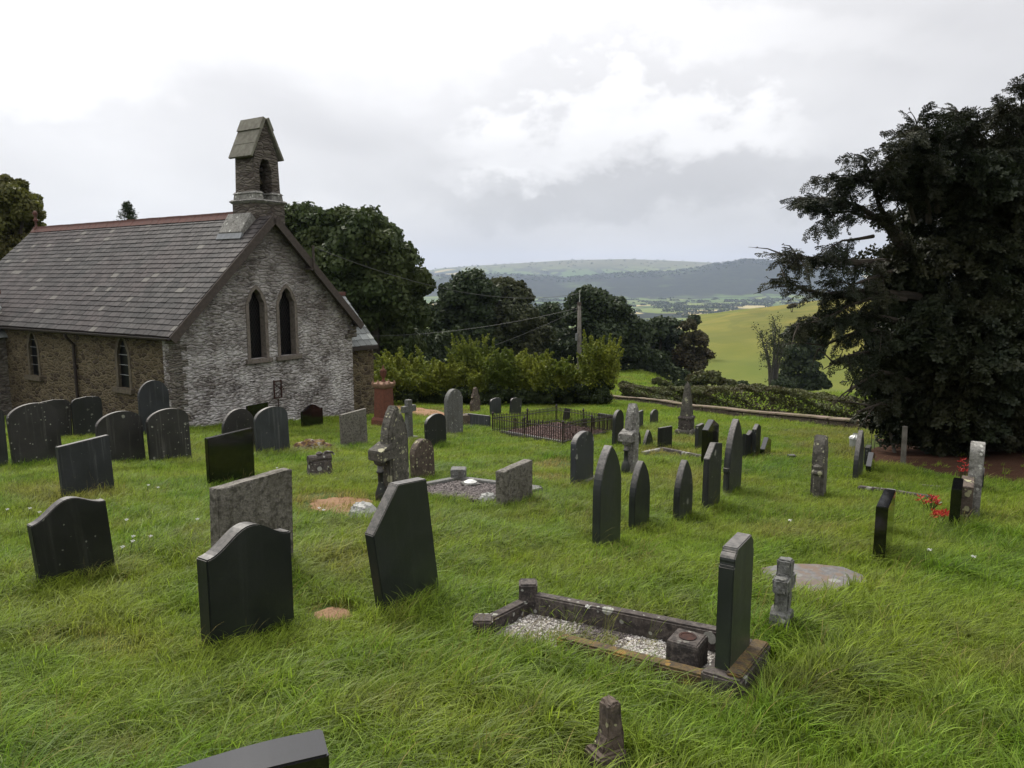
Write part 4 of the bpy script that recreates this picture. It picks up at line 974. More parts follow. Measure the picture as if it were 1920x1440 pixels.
# big foreground grave
LK = []
c_far = G(990, 1150); dirL = -VD; acr = -UD; LG = 1.67; wid = .56
def gp(a, b):  # along, across
    q = c_far + dirL * a + acr * b; return Vector((q.x, q.y, gh(q.x, q.y)))
kg = tag(empty('kerbed_grave', gp(0, 0)), 'mossy stone-kerbed grave with white chippings in the right foreground', 'grave', GN)
LT = LG - .12
kerb_part(kg, gp(.06, 0), gp(LT, 0), .085, .16, 'kerb'); kerb_part(kg, gp(0, .0), gp(0, wid - .06), .085, .12, 'kerb'); kerb_part(kg, gp(.5, wid - .12), gp(LT, wid - .06), .09, .075, 'moss', 'mossy_kerb')
kerb_part(kg, gp(LT + .0, -.10), gp(LT, wid + .0), .22, .10, 'kerb', 'headstone_plinth')
mb = MB(); la = gp(LT, wid - .08) - kg.location; beam(mb, gp(LT + .06, -.06) - kg.location, gp(LT + .06, wid - .04) - kg.location, .09, .095, .118); mb.build('moss_strip', M['moss'], kg, bevel=.008)
for (a, b, hh) in ((0, 0, .24), (-.0, wid, .14)):
    mb = MB(); q = gp(a, b) - kg.location; mb.box(q.x - .065, q.x + .065, q.y - .065, q.y + .065, q.z - .15, q.z + hh); mb.build('corner_post', M['kerb'], kg, bevel=.012)
bed(kg, [gp(.05, .04), gp(LT - .1, .04), gp(LT - .1, wid - .1), gp(.05, wid - .04)], 'pale_gravel', 'chippings_bed')
chips(kg, [gp(.06, .06), gp(.5, .06), gp(.5, wid - .12), gp(.06, wid - .12)], 700, 'chips_pale', 'chippings', .009, .015)
chips(kg, [gp(LT - .75, .06), gp(LT - .12, .06), gp(LT - .12, wid - .14), gp(LT - .75, wid - .14)], 2600, 'chips_pale', 'chippings', .009, .015)
chips(kg, [gp(.45, .06), gp(LT - .7, .06), gp(LT - .7, wid - .14), gp(.45, wid - .14)], 700, 'chips_dark', 'chippings', .010, .015)
# headstone on it
hp = gp(LT - .02, wid * .47); hb = hp + Vector((0, 0, .10))
_, hw, _h = survey(1356, 1428, 1040, 1258, .075); hw = min(hw, .40); hh = (1042 - 1258) / px_per_m(hb, Vector((0, 0, 1)))[1]
yb_ = math.atan2(-acr.y, -acr.x)
hs = plate('headstone', [(x, max(z, 0)) for x, z in outline('shoulder', hw, hh)], .085, M['slate_smooth'], None, .006); hs.location = hb; hs.rotation_euler = (0, 0, YAW)
tag(hs, 'black slate headstone with stepped shoulders on the mossy foreground grave', 'gravestone', GN)
vq = gp(LT - .27, wid * .56); vz = Vector((0, 0, .03))
mb = MB(); s_ = .095
vb_ = tag(empty('vase_block', vq + vz, yb_), 'square stone flower block with a round socket before the shouldered headstone', 'grave vase', None)
mb.lathe([(s_, -.02), (s_, .15), (s_ * .9, .165)], sq=True); mb.build('block', M['kerb'], vb_, bevel=.006)
mb = MB(); mb.lathe([(.045, .160), (.052, .170), (.040, .170), (.038, .167), (.002, .1665)], 18); mb.build('socket', M['rust'], vb_)
FOOT.append((hp.x, hp.y, .5, yb_))
EXC.append([gp(.0, -.02), gp(LT + .20, -.10), gp(LT + .24, wid + .16), gp(LT - .2, wid + .18), gp(LT - .75, wid + .10), gp(.1, wid + .02), gp(-.1, wid + .16), gp(-.16, wid - .1), gp(-.06, .0)])

# middle rough granite grave
h1, w_, h_h = stone(930, 999, 872, 948, 'slope', 'granite', 'rough granite headstone on the kerbed gravel grave in the centre', t=.13, rough=.004)[1:]
k2 = [G(860, 905), G(1012, 925), G(925, 948), G(760, 925)]
kg2 = tag(empty('gravel_grave', k2[0]), 'grey-kerbed grave with dark gravel in the centre of the churchyard', 'grave', GN)
kerb_part(kg2, k2[0], k2[1], .13, .10, 'granite_grey'); kerb_part(kg2, k2[0], k2[3], .13, .10, 'granite_grey'); kerb_part(kg2, k2[1], k2[1].lerp(k2[2], .35), .13, .10, 'granite_grey')
mb = MB(); mb.box(-.12, .12, -.12, .12, -.1, .24); mb.build('corner_post', M['granite_grey'], kg2, bevel=.012)
bed(kg2, k2, 'dark_gravel', 'gravel_bed', .03); chips(kg2, k2, 5000, 'chips_dark', 'gravel', .022, .03)
EXC.append(k2)
def dome(px, py, r, label, mat='dome', name='flower_dome', cat='grave ornament'):
    p = G(px, py); mb = MB()
    for _ in range(60):
        a = random.random() * 6.28; e = math.asin(random.random()); c_ = Vector((math.cos(a) * math.cos(e), math.sin(a) * math.cos(e), math.sin(e) * .85)) * r * random.uniform(.8, 1)
        q = r * random.uniform(.12, .22); rx = [Vector((random.gauss(0, 1), random.gauss(0, 1), random.gauss(0, 1))).normalized() * q for _ in range(4)]
        n = c_.normalized(); tt = n.orthogonal().normalized(); bb = n.cross(tt)
        ring_ = [c_ + (tt * math.cos(k * 1.047) + bb * math.sin(k * 1.047)) * q for k in range(6)]
        mb.add(ring_ + [c_ + n * q * .7], [(k, (k + 1) % 6, 6) for k in range(6)])
    mb.lathe([(r * .98, -.05), (r * .9, r * .3), (r * .6, r * .68), (r * .2, r * .82)], 14)
    EXC.append([p + Vector((r * 2.2 * math.cos(k), r * 2.2 * math.sin(k) - r * .9, 0)) for k in np.linspace(0, 6.28, 9)[:-1]]); p.z += .03
    r_ = tag(mb.build(name, M[mat]), label, cat); r_.location = p; return r_
dome(915, 943, .13, 'round white flower ornament by the rough granite headstone')
dome(682, 968, .17, 'white domed flower case in the bare brown patch left of centre')
p = G(882, 918); v_ = tag(empty('flower_pot', p, .4), 'square grey flower pot with white lid on the dark gravel grave', 'grave vase')
mb = MB(); mb.lathe([(.10, -.02), (.125, .11)], sq=True); mb.build('pot', M['granite_grey'], v_, bevel=.008)
mb = MB(); mb.lathe([(.095, .111), (.10, .125), (.05, .15), (.01, .155)], 16); mb.build('lid', M['white'], v_)
# table-tomb kerb panels by the railings
a, b = G(872, 797), G(918, 803); tb = tag(empty('low_tomb', a), 'low slate-panelled tomb wall beside the left end of the railings', 'grave', GN)
hh_ = 22 / abs(px_per_m(a, Vector((0, 0, 1)))[1])
kerb_part(tb, a, a.lerp(b, .66), .09, hh_, 'slate_blue', 'panel'); kerb_part(tb, a.lerp(b, .67), b, .09, hh_ * .95, 'slate_blue', 'panel')
c_ = G(915, 788); d_ = c_ + VD * .6; kerb_part(tb, b, b + VD * .8, .09, hh_, 'slate_blue', 'panel')
mb = MB(); q = b + VD * .9 - a; mb.box(q.x - .16, q.x + .16, q.y - .16, q.y + .16, -.1, hh_ + .12); mb.build('cap_block', M['brown_stone'], tb, bevel=.01)
# old broken kerb in front of the obelisk
a, b, c_ = G(1240, 845), G(1322, 862), G(1205, 852)
kb = tag(empty('old_kerb', a), 'low broken kerb of an old grave in front of the obelisk', 'grave', GN); kerb_part(kb, a, b, .12, .08, 'kerb'); kerb_part(kb, a, c_, .12, .06, 'pale_stone')
kb = tag(empty('sunken_kerb', G(1610, 918)), 'longer sunken mossy kerb in the right-hand grass', 'grave', GN); kerb_part(kb, G(1610, 919), G(1680, 928), .1, .07, 'kerb'); kerb_part(kb, G(1682, 928.5), G(1752, 940), .1, .07, 'kerb')
kb = tag(empty('sunken_kerb', G(1652, 905)), 'shorter sunken kerb just beyond the longer one at the right', 'grave', GN); kerb_part(kb, G(1652, 906), G(1764, 918), .09, .05, 'slate')
kb = tag(empty('sunken_kerb', G(1484, 864)), 'thin dark kerb line with an end post beside the collared tombstone', 'grave', GN); kerb_part(kb, G(1484, 865), G(1622, 886), .07, .05, 'slate')
mb = MB(); mb.box(-.07, .07, -.07, .07, -.1, .12); mb.build('corner_post', M['slate'], kb, bevel=.01)
kb = tag(empty('dark_rail', G(1122, 787)), 'dark iron-grey kerb rail at the right end of the railings', 'grave', None); kerb_part(kb, G(1122, 789), G(1150, 794), .08, .28, 'slate', 'rail', -.16)
# flat ledger slab
lp = [(1425, 1068), (1470, 1064), (1530, 1066), (1580, 1070), (1618, 1080), (1628, 1088), (1612, 1100), (1580, 1108), (1530, 1112), (1478, 1108), (1440, 1100)]
pts = [G(x, y + 9) for x, y in lp]; c0 = sum(pts, Vector()) / len(pts); c0.z = gh(c0.x, c0.y)
mb = MB(); n = len(pts); vs = [(q.x - c0.x, q.y - c0.y, -.08) for q in pts] + [(q.x - c0.x, q.y - c0.y, .03) for q in pts]
gr = [Vector(v) for v in vs[n:]]
mb.add(vs, [tuple(range(n)), tuple(range(2 * n - 1, n - 1, -1))] + [(i, i + n, (i + 1) % n + n, (i + 1) % n) for i in range(n)])
M['ledger'] = granite_mat('flat_ledger_stone', (.085, .085, .085), (.13, .128, .125), (.12, .09, .07), .5, 26, .6, (.2, .2, .18), .3, (.13, .085, .055))
led = mb.build('ledger_slab', M['ledger'], bevel=.012); led.location = c0; tag(led, 'flat pointed oval ledger slab lying in the right-hand grass', 'grave', GN)
EXC.append([q + (c0 - q) * .04 for q in pts])
# small carved cross, worn
p = G(1462, 1203); fz = abs(px_per_m(p, Vector((0, 0, 1)))[1]); H_ = 150 / fz
wc = tag(empty('worn_cross', p, YAW), 'small worn grey stone cross leaning beside the shouldered headstone', 'gravestone', GN); wc.rotation_euler = (0, R(5), YAW)
mb = MB(); t_ = .065
mb.add([(-.09, -t_, -.2), (.09, -t_, -.2), (.09, t_, -.2), (-.09, t_, -.2), (-.09, -t_, H_ * .16), (.09, -t_, H_ * .16), (.09, t_, H_ * .16), (-.09, t_, H_ * .16)], [(0, 3, 2, 1), (4, 5, 6, 7), (0, 1, 5, 4), (1, 2, 6, 5), (2, 3, 7, 6), (3, 0, 4, 7)])
mb.build('foot', M['pale_stone'], wc, bevel=.012)
pts = [(-.055, H_ * .165), (.055, H_ * .165), (.06, H_ * .27), (.045, H_ * .3), (.04, H_ * .62), (.13, H_ * .63), (.13, H_ * .80), (.04, H_ * .81), (.045, H_), (-.045, H_), (-.04, H_ * .81), (-.13, H_ * .80), (-.13, H_ * .63), (-.04, H_ * .62), (-.045, H_ * .3), (-.06, H_ * .27)]
plate('cross', pts, .09, M['granite_grey'], wc, .012, rough_edge=.003)
mb = MB()
for z in (.24, .29): mb.tube([(0, -.06, H_ * z), (0, .06, H_ * z)], [.07, .07], 10)
mb.build('moulding', M['granite_grey'], wc)
FOOT.append((p.x, p.y, .2, YAW))
# pointed stump in the foreground
p = G(1137, 1425); fz = abs(px_per_m(p, Vector((0, 0, 1)))[1]); H_ = 112 / fz
st = tag(empty('stone_stump', p, YAW - .5), 'small broken brown stone stump with a ledge at the bottom edge', 'gravestone', GN)
plate('stump', [(-.06, -.2), (.075, -.2), (.07, H_ * .45), (.045, H_ * .97), (.02, H_), (-.018, H_ * .96), (-.022, H_ * .45), (-.045, H_ * .3)], .075, M['brown_stone'], st, .008, rough_edge=.004)
mb = MB(); mb.box(-.085, .07, -.065, .065, -.1, H_ * .22); EXC.append([p + Vector((.16 * math.cos(k), .16 * math.sin(k) - .08, 0)) for k in np.linspace(0, 6.28, 9)[:-1]]); mb.build('ledge', M['brown_stone'], st, bevel=.012)
# book-shaped stone and the mossy log-like stone
p = G(600, 894); fz = abs(px_per_m(p, Vector((0, 0, 1)))[1]); s = 1 / fz
bk = tag(empty('scroll_stone', p, YAW - .45), 'small dark scroll-topped stone with a knob, in the grass left of centre', 'gravestone', GN)
mb = MB(); mb.add([(-23 * s, -.16, -.1), (23 * s, -.16, -.1), (23 * s, .16, -.1), (-23 * s, .16, -.1), (-19 * s, -.09, 32 * s), (19 * s, -.09, 32 * s), (19 * s, .09, 32 * s), (-19 * s, .09, 32 * s)], [(0, 3, 2, 1), (4, 5, 6, 7), (0, 1, 5, 4), (1, 2, 6, 5), (2, 3, 7, 6), (3, 0, 4, 7)])
mb.build('block', M['kerb'], bk, bevel=.02)
mb = MB(); mb.tube([(-21 * s, 0, 34 * s), (21 * s, 0, 34 * s)], .075, 14); mb.build('scroll', M['kerb'], bk)
mb = MB(); mb.lathe([(.02, 38 * s), (.05, 41 * s), (.055, 44 * s), (.02, 47 * s)], 12); mb.tube([(.03, 0, 40 * s), (.12, 0, 45 * s), (.22, 0, 43 * s), (.26, 0, 38 * s)], [.02, .025, .02, .01], 8); mb.build('finial', M['kerb'], bk)
p = G(585, 845)
bm = bmesh.new(); bmesh.ops.create_icosphere(bm, subdivisions=4, radius=1)
from mathutils import noise as mn
fz = abs(px_per_m(p, Vector((0, 0, 1)))[1])
for v in bm.verts:
    k = 1 + .25 * mn.noise(v.co * 2.2) + .1 * mn.noise(v.co * 7); v.co = Vector((v.co.x * 32 / fz * k, v.co.y * .22 * k, max(v.co.z, -.4) * 17 / fz * k))
me = bpy.data.meshes.new('mossy_boulder'); bm.to_mesh(me); bm.free()
def mossy_rock():
    m, nt, out = new_mat('moss_and_bare_stone'); v, ob_, r = objvec(nt)
    n = noise(nt, v, 3.5, 5, .7); n2 = noise(nt, v, 14, 4, .6)
    c = mixc(nt, ramp(nt, n, .45, .52), (.06, .03, .02), (.34, .32, .28)); c = mixc(nt, ramp(nt, n2, .46, .56), c, (.14, .09, .025))
    finish(nt, out, c, .9, .2, n2, .8, .03); return m
o = link_mesh('mossy_boulder', me, mossy_rock(), None, True); o.location = p + Vector((0, 0, .05)); o.rotation_euler = (0, 0, .15)
tag(o, 'long low stone half covered in golden moss in the grass before the gable', 'stone'); FOOT.append((p.x, p.y, .5, 0))
stone(1204, 1225, 806, 840, 'gothic', 'slate', 'tiny dark pointed marker with a knob left of the low square slate', t=.07)
stone(1191, 1199, 808, 838, 'gothic', 'slate', 'sliver of a dark marker tucked behind the pale pointed tombstone', t=.06)

# --- iron railings round a grave plot
cn = [G(924, 812), G(1055, 836), G(1153, 812), G(1043, 792)]
rail = tag(empty('iron_railings', cn[1]), 'low black spear-topped iron railings enclosing a grave plot', 'railing', GN)
bh = 42 / abs(px_per_m(cn[1], Vector((0, 0, 1)))[1])
for i in range(4):
    a, b = cn[i] - rail.location, cn[(i + 1) % 4] - rail.location; L_ = (b - a).length; n = int(L_ / .105)
    mb = MB()
    for k in range(1, n):
        q = a.lerp(b, k / n); q.z = gh(q.x + rail.location.x, q.y + rail.location.y) - rail.location.z; hz = bh * (1 if k % 2 else .97)
        mb.tube([q + Vector((0, 0, -.02)), q + Vector((0, 0, hz * .9))], .0115, 5); mb.tube([q + Vector((0, 0, hz * .9)), q + Vector((0, 0, hz * .94)), q + Vector((0, 0, hz * 1.03))], [.010, .020, .002], 6)
    for zz in (.16, .80):
        pa = [a.lerp(b, t) for t in np.linspace(0, 1, 7)]
        for q in pa: q.z = gh(q.x + rail.location.x, q.y + rail.location.y) - rail.location.z + bh * zz
        mb.tube(pa, .013, 6)
    mb.build('railing_panel', M['iron'], rail)
    mid = a.lerp(b, .5)
    for q in (a, mid):
        z0 = gh(q.x + rail.location.x, q.y + rail.location.y) - rail.location.z
        mb = MB(); mb.lathe([(.022, z0 - .1), (.022, z0 + bh * 1.0), (.038, z0 + bh * 1.03), (.038, z0 + bh * 1.08), (.012, z0 + bh * 1.14), (.002, z0 + bh * 1.2)], 8, q.x, q.y); mb.build('post', M['iron'], rail)
pc = [c + (sum(cn, Vector()) / 4 - c) * .12 for c in cn]
plot = tag(empty('railed_grave', pc[1]), 'kerbed grave of red-brown chippings inside the iron railings', 'grave', GN)
bed(plot, pc, 'needles', 'chippings_bed', .02); chips(plot, pc, 3000, 'chips_red', 'chippings', .03, .02)
kerb_part(plot, pc[0], pc[1], .1, .08, 'granite_grey'); kerb_part(plot, pc[1], pc[2], .1, .06, 'kerb')
EXC.append(cn)

# --- dustbin
p = G(1604, 842); fz = abs(px_per_m(p, Vector((0, 0, 1)))[1]); s = 1 / fz
db = tag(empty('dustbin', p), 'ribbed galvanised dustbin with a lid behind the leaning slate', 'bin')
def ribbed(mb, prof, n, amp):
    k = len(mb.v); N = n * 2
    for r_, z in prof:
        for j in range(N):
            a = 2 * math.pi * j / N; rr = r_ * (1 + (amp if j % 2 else -amp)); mb.v.append((rr * math.cos(a), rr * math.sin(a), z))
    for i in range(len(prof) - 1):
        for j in range(N): mb.f.append((k + i * N + j, k + i * N + (j + 1) % N, k + (i + 1) * N + (j + 1) % N, k + (i + 1) * N + j)); mb.r.append(.5)
    mb.f.append(tuple(k + j for j in reversed(range(N)))); mb.r.append(.5); e = k + (len(prof) - 1) * N; mb.f.append(tuple(e + j for j in range(N))); mb.r.append(.5)
mb = MB(); ribbed(mb, [(10 * s, -.05), (10.8 * s, 20 * s)], 20, .03); mb.tube([(11.4 * s * math.cos(a), 11.4 * s * math.sin(a), 20 * s) for a in np.linspace(0, 6.283, 25)], .012, 6, False); mb.build('body', M['galv'], db)
mb = MB(); ribbed(mb, [(12 * s, 20.5 * s), (11 * s, 23 * s), (5 * s, 26.5 * s), (2 * s, 27 * s)], 12, .05); mb.build('lid', M['galv'], db)
mb = MB(); mb.tube([(-.07, 0, 26.5 * s), (-.06, 0, 29 * s), (.06, 0, 29 * s), (.07, 0, 26.5 * s)], .012, 6); mb.build('handle', M['galv'], db)

# --- red flowers, small bits
def flowers(px, py, n, spread, label, h=.12, white=False):
    p = G(px, py); EXC.append([p + Vector((.2 * math.cos(k), .2 * math.sin(k) - .14, 0)) for k in np.linspace(0, 6.28, 9)[:-1]]); r_ = tag(empty('flower_bunch', p), label, 'flowers'); mp, ms, mw = MB(), MB(), MB()
    for i in range(n):
        a = random.random() * 6.28; q = Vector((math.cos(a), math.sin(a), 0)) * random.random() * spread; tip = q * 1.2 + Vector((0, 0, h * random.uniform(.7, 1.2)))
        ms.tube([q * .2, tip], .003, 4); nn = Vector((random.gauss(0, .4), random.gauss(0, .4), 1)).normalized(); t1 = nn.orthogonal().normalized(); t2 = nn.cross(t1)
        m_ = mw if i == 5 and white else mp
        for k in range(6):
            d = t1 * math.cos(k * 1.047) + t2 * math.sin(k * 1.047); e = t1 * math.cos(k * 1.047 + .5) + t2 * math.sin(k * 1.047 + .5); rr = random.uniform(.032, .048)
            m_.add([tip, tip + d * rr * .8 + nn * .01, tip + (d + e) * rr * .6 + nn * .03, tip + e * rr * .8 + nn * .015], [(0, 1, 2, 3)])
    mp.build('petals', M['red'], r_, fix=False)
    if mw.v: mw.build('white_petals', M['white'], r_, fix=False)
    ms.build('stems', M['leaf_ivy'], r_); return r_
flowers(1744, 960, 16, .12, 'bunch of red and white grave flowers lying in the grass, farther of two', .16, True)
flowers(1762, 986, 18, .10, 'bright red flower bunch in the grass, nearer of two', .14)
flowers(1801, 925, 9, .06, 'red flowers against the top of the brown granite headstone', .42)
p = G(1629, 1046); mb = MB(); mb.box(-.11, .07, -.1, .1, -.03, .05)
o = mb.build('grave_tablet', M['granite_grey'], bevel=.008); o.location = p; o.rotation_euler = (0, 0, YAW); tag(o, 'little grey tablet at the foot of the lone polished black headstone', 'grave tablet')

# --- stakes and canes under the yew
for px, yt, yb, lean, rad, mt, lb in ((1693, 800, 872, -1, .05, 'pole', 'upright wooden stake at the edge of the yew shade'), (1678, 808, 850, -16, .04, 'pole', 'leaning wooden stake just left of the upright one under the yew')):
    p = G(px, yb); hh = (yb - yt) / abs(px_per_m(p, Vector((0, 0, 1)))[1])
    mb = MB(); mb.tube([(0, 0, -.3), (0, 0, hh)], [rad, rad * .9], 8); o = mb.build('wooden_stake', M[mt]); o.location = p; o.rotation_euler = (0, R(lean), 0); tag(o, lb, 'stake')
for px, ln, lb in ((1633, -1, 'taller thin pale cane by the dustbin'), (1639, 1.5, 'second thin pale cane by the dustbin')):
    p = G(px, 842); mb = MB(); mb.tube([(0, 0, -.1), (.01, 0, .7), (0, 0, 1.15 if ln < 0 else .8)], .008, 6); o = mb.build('cane', M['pole']); o.location = p; o.rotation_euler = (0, R(ln), 0); tag(o, lb, 'cane')
# ---------------------------------------------------------------- trees, hedges, shrubs
def leaf_cloud(P, Nrm, size, asp=.62, jit=.6):
    n = len(P); size = np.broadcast_to(size, (n,))[:, None]
    d = Nrm + rng.normal(size=(n, 3)) * jit; d /= np.linalg.norm(d, axis=1, keepdims=True) + 1e-9
    h = rng.normal(size=(n, 3)); t = np.cross(d, h); t /= np.linalg.norm(t, axis=1, keepdims=True) + 1e-9; b = np.cross(d, t)
    V = np.stack([P - t * size * .5, P + b * size * asp * .5 + d * size * .08, P + t * size * .5, P - b * size * asp * .5 + d * size * .08], 1)
    return V.reshape(-1, 3)
def leaf_mesh(name, V, mat, parent, rn=None, kind=None):
    n = len(V) // 4; F = np.arange(n * 4).reshape(-1, 4)
    o = fast_mesh(name, V, F, mat, parent, rng.random(n) if rn is None else rn); return o
def unit(n): v = rng.normal(size=(n, 3)); return v / np.linalg.norm(v, axis=1, keepdims=True)
def crown_pts(lobes, sub, per, sub_r=.36, squash=.85, shell=.25, updown=.35):
    """lobes: list of (centre, radius). Each carries SUB smaller clumps, each clump PER leaves near its skin."""
    Ps, Ns, Rn = [], [], []
    for c, r in lobes:
        k = max(4, int(sub)); U = unit(k); U[:, 2] = np.where(U[:, 2] < -.5, -U[:, 2] * .5, U[:, 2])
        cen = np.array(c)[None] + U * r * (.62 + .25 * rng.random((k, 1))) * np.array([1, 1, squash]); rad = r * sub_r * (.7 + .6 * rng.random(k))
        for q, rr in zip(cen, rad):
            m = int(per * 1.35 * (.7 + .6 * rng.random())); N = unit(m); N[:, 2] = N[:, 2] + updown; N /= np.linalg.norm(N, axis=1, keepdims=True)
            bump = 1 + .12 * np.sin(N[:, :1] * 7 + q[0]) + .1 * np.sin(N[:, 1:2] * 9 + q[1])
            Ps.append(q[None] + N * rr * (1 - shell * rng.random((m, 1)) ** 1.5) * bump * np.array([1, 1, .82])); Ns.append(N); Rn.append(np.clip(rng.random() * .5 + rng.random(m) * .5, 0, 1))
    return np.concatenate(Ps), np.concatenate(Ns), np.concatenate(Rn)
def core(lobes, f=.72):
    vs, fs = [], []
    return vs, fs
def trunk_mesh(base, tops, r0, mat, parent, wob=.3, n=8):
    mb = MB(); base = Vector(base)
    for t in tops:
        t = Vector(t); L = (t - base).length; pts = []
        for i in range(6):
            k = i / 5; p = base.lerp(t, k); p.x += (base.x * 0 + (1 - k) * k * (random.uniform(-wob, wob))) * L * .3; p.z -= k * (1 - k) * L * .1 * (abs(t.x - base.x) / (L + .1)); pts.append(p)
        mb.tube(pts, [r0 * (1 - .8 * i / 5) for i in range(6)], n)
    return mb.build('trunk', mat, parent, True)
TG = 'trees beyond the churchyard'
def px_tree(lobes, d, leafsize, sub, per, mat, label, base_py=None, base_px=None, cat='tree', name='broadleaf_tree', depth=.5, group=TG, zb=None, tr=.25, sub_r=.46, bark='bark', shell=.4, squash=.85):
    L = []
    for (x, y, r) in lobes:
        rr = r / FPX * d; dd = d + random.uniform(-1, 1) * rr * depth * 1.5
        p = at(x, y, dd); L.append((tuple(p), rr * dd / d))
        L.append((tuple(p + Vector((0, rr * 1.1, -rr * .1))), rr * .9)) if r > 30 else None
    xs = sum(c[0][0] * c[1] for c in L) / sum(c[1] for c in L); ys = sum(c[0][1] * c[1] for c in L) / sum(c[1] for c in L)
    if base_px is not None: xs = (base_px - 960) / FPX * d; ys = d
    zg_ = gh(xs, ys) if zb is None else zb
    root = tag(empty(name, (xs, ys, zg_)), label, cat, group)
    P, N, Rn = crown_pts(L, sub, per, sub_r, squash, shell)
    o0 = np.array([xs, ys, zg_])
    leaf_mesh('crown', leaf_cloud(P - o0, N, leafsize * (.7 + .6 * rng.random(len(P)))), mat, root, Rn)
    tops = [Vector(c[0]) - Vector(o0) for c in L[:6]]
    trunk_mesh((0, 0, -.5), tops, tr, M[bark], root)
    return root
px_tree([(560, 430, 50), (650, 500, 60), (710, 520, 55), (660, 580, 60), (730, 570, 50), (610, 470, 55), (690, 438, 53), (640, 430, 40), (730, 490, 48), (768, 535, 38), (700, 560, 60), (620, 560, 55), (765, 600, 42), (690, 630, 50), (745, 650, 45), (640, 640, 50)], 52, .34, 18, 210, M['leaf_syc'], 'huge dark sycamore towering right behind the church', tr=.6, base_px=690)
px_tree([(880, 540, 38), (890, 590, 38), (897, 612, 29), (885, 625, 29), (850, 560, 30), (905, 555, 30), (835, 600, 40), (860, 640, 42), (825, 645, 35)], 74, .42, 20, 150, M['leaf_dark'], 'dark dense tree with domed top just right of the huge sycamore', tr=.4, base_px=860)
px_tree([(940, 550, 30), (965, 545, 22), (975, 560, 22), (925, 590, 40), (965, 600, 40), (990, 630, 40), (930, 640, 45), (985, 665, 35)], 78, .42, 20, 150, M['leaf_olive'], 'olive-green tree with ragged top behind the middle of the bright hedge', tr=.4, base_px=950)
px_tree([(1035, 598, 30), (1020, 620, 28), (1050, 640, 35), (1010, 660, 35)], 92, .5, 18, 120, M['leaf_dark'], 'low dark tree filling the gap left of the telegraph pole', tr=.35, base_px=1035)
px_tree([(1105, 575, 38), (1145, 590, 35), (1080, 600, 30), (1180, 625, 38), (1120, 640, 50), (1175, 665, 35), (1075, 650, 35)], 84, .45, 22, 150, M['leaf_dark'], 'broad domed dark tree directly behind the telegraph pole', tr=.45, base_px=1120)
px_tree([(1240, 615, 28), (1218, 635, 28), (1258, 640, 26), (1235, 665, 33), (1255, 680, 22), (1215, 680, 25)], 100, .5, 20, 130, M['leaf_dark'], 'rounded grey-green tree between the broad domed tree and the browning one', tr=.4, base_px=1240)
px_tree([(1292, 612, 14), (1300, 640, 24), (1290, 665, 26), (1318, 670, 22), (1305, 690, 24)], 98, .42, 16, 120, M['leaf_brown'], 'browning cone-shaped tree at the left foot of the yellow hill', tr=.3, base_px=1300)
px_tree([(1302, 600, 10), (1298, 606, 9)], 160, .6, 14, 60, M['leaf_dark'], 'small round tree top just above the browning cone-shaped tree', tr=.2, base_px=1302)
px_tree([(1325, 708, 22), (1305, 715, 18), (1345, 716, 14)], 78, .32, 14, 110, M['leaf_hedge'], 'rounded green bush behind the obelisk tip', 'bush', name='bush', cat='bush', tr=.1, base_px=1325)
px_tree([(1500, 635, 28), (1485, 660, 26), (1520, 660, 24), (1500, 690, 30), (1525, 715, 24), (1480, 715, 22), (1540, 722, 14), (1505, 722, 22)], 112, .5, 18, 130, M['leaf_dark'], 'dense dark round tree at the foot of the yellow hill', tr=.4, base_px=1500)
# thin twin-stemmed ash
r_ = tag(empty('thin_tree', at(1448, 733, 108)), 'thin open twin-stemmed tree left of the dense dark round one', 'tree', TG); o0 = r_.location.copy()
mb = MB(); P = []; 
for (x0, tops) in ((1445, [(1425, 620), (1436, 640), (1455, 610), (1440, 660)]), (1452, [(1462, 615), (1470, 640), (1458, 650), (1448, 605)])):
    for tx_, ty_ in tops:
        a = at(x0, 733, 108) - o0; b = at(tx_, ty_, 108 + random.uniform(-2, 2)) - o0; m_ = a.lerp(b, .45); m_.x = a.x + (b.x - a.x) * .25
        mb.tube([a, a.lerp(m_, .5), m_, m_.lerp(b, .5), b], [.28, .22, .17, .1, .04], 6)
        for _ in range(5):
            q = m_.lerp(b, random.uniform(.2, 1)); e = q + Vector((random.uniform(-1.3, 1.3), random.uniform(-1, 1), random.uniform(.1, 1.4))); mb.tube([q, e], [.06, .02], 5); P.append(e)
            P.append(q)
mb.build('trunk', M['bark_grey'], r_, True)
for x, y in ((1437, 668), (1432, 685), (1465, 680), (1440, 715), (1456, 720), (1470, 665)): P.append(at(x, y, 108) - o0)
Pp, Nn = [], []
for q in P:
    U = unit(26); Pp.append(np.array(q)[None] + U * (.2 + .75 * rng.random((26, 1)))); Nn.append(U)
Pp = np.concatenate(Pp); leaf_mesh('crown', leaf_cloud(Pp, np.concatenate(Nn), .26), M['leaf_olive'], r_)
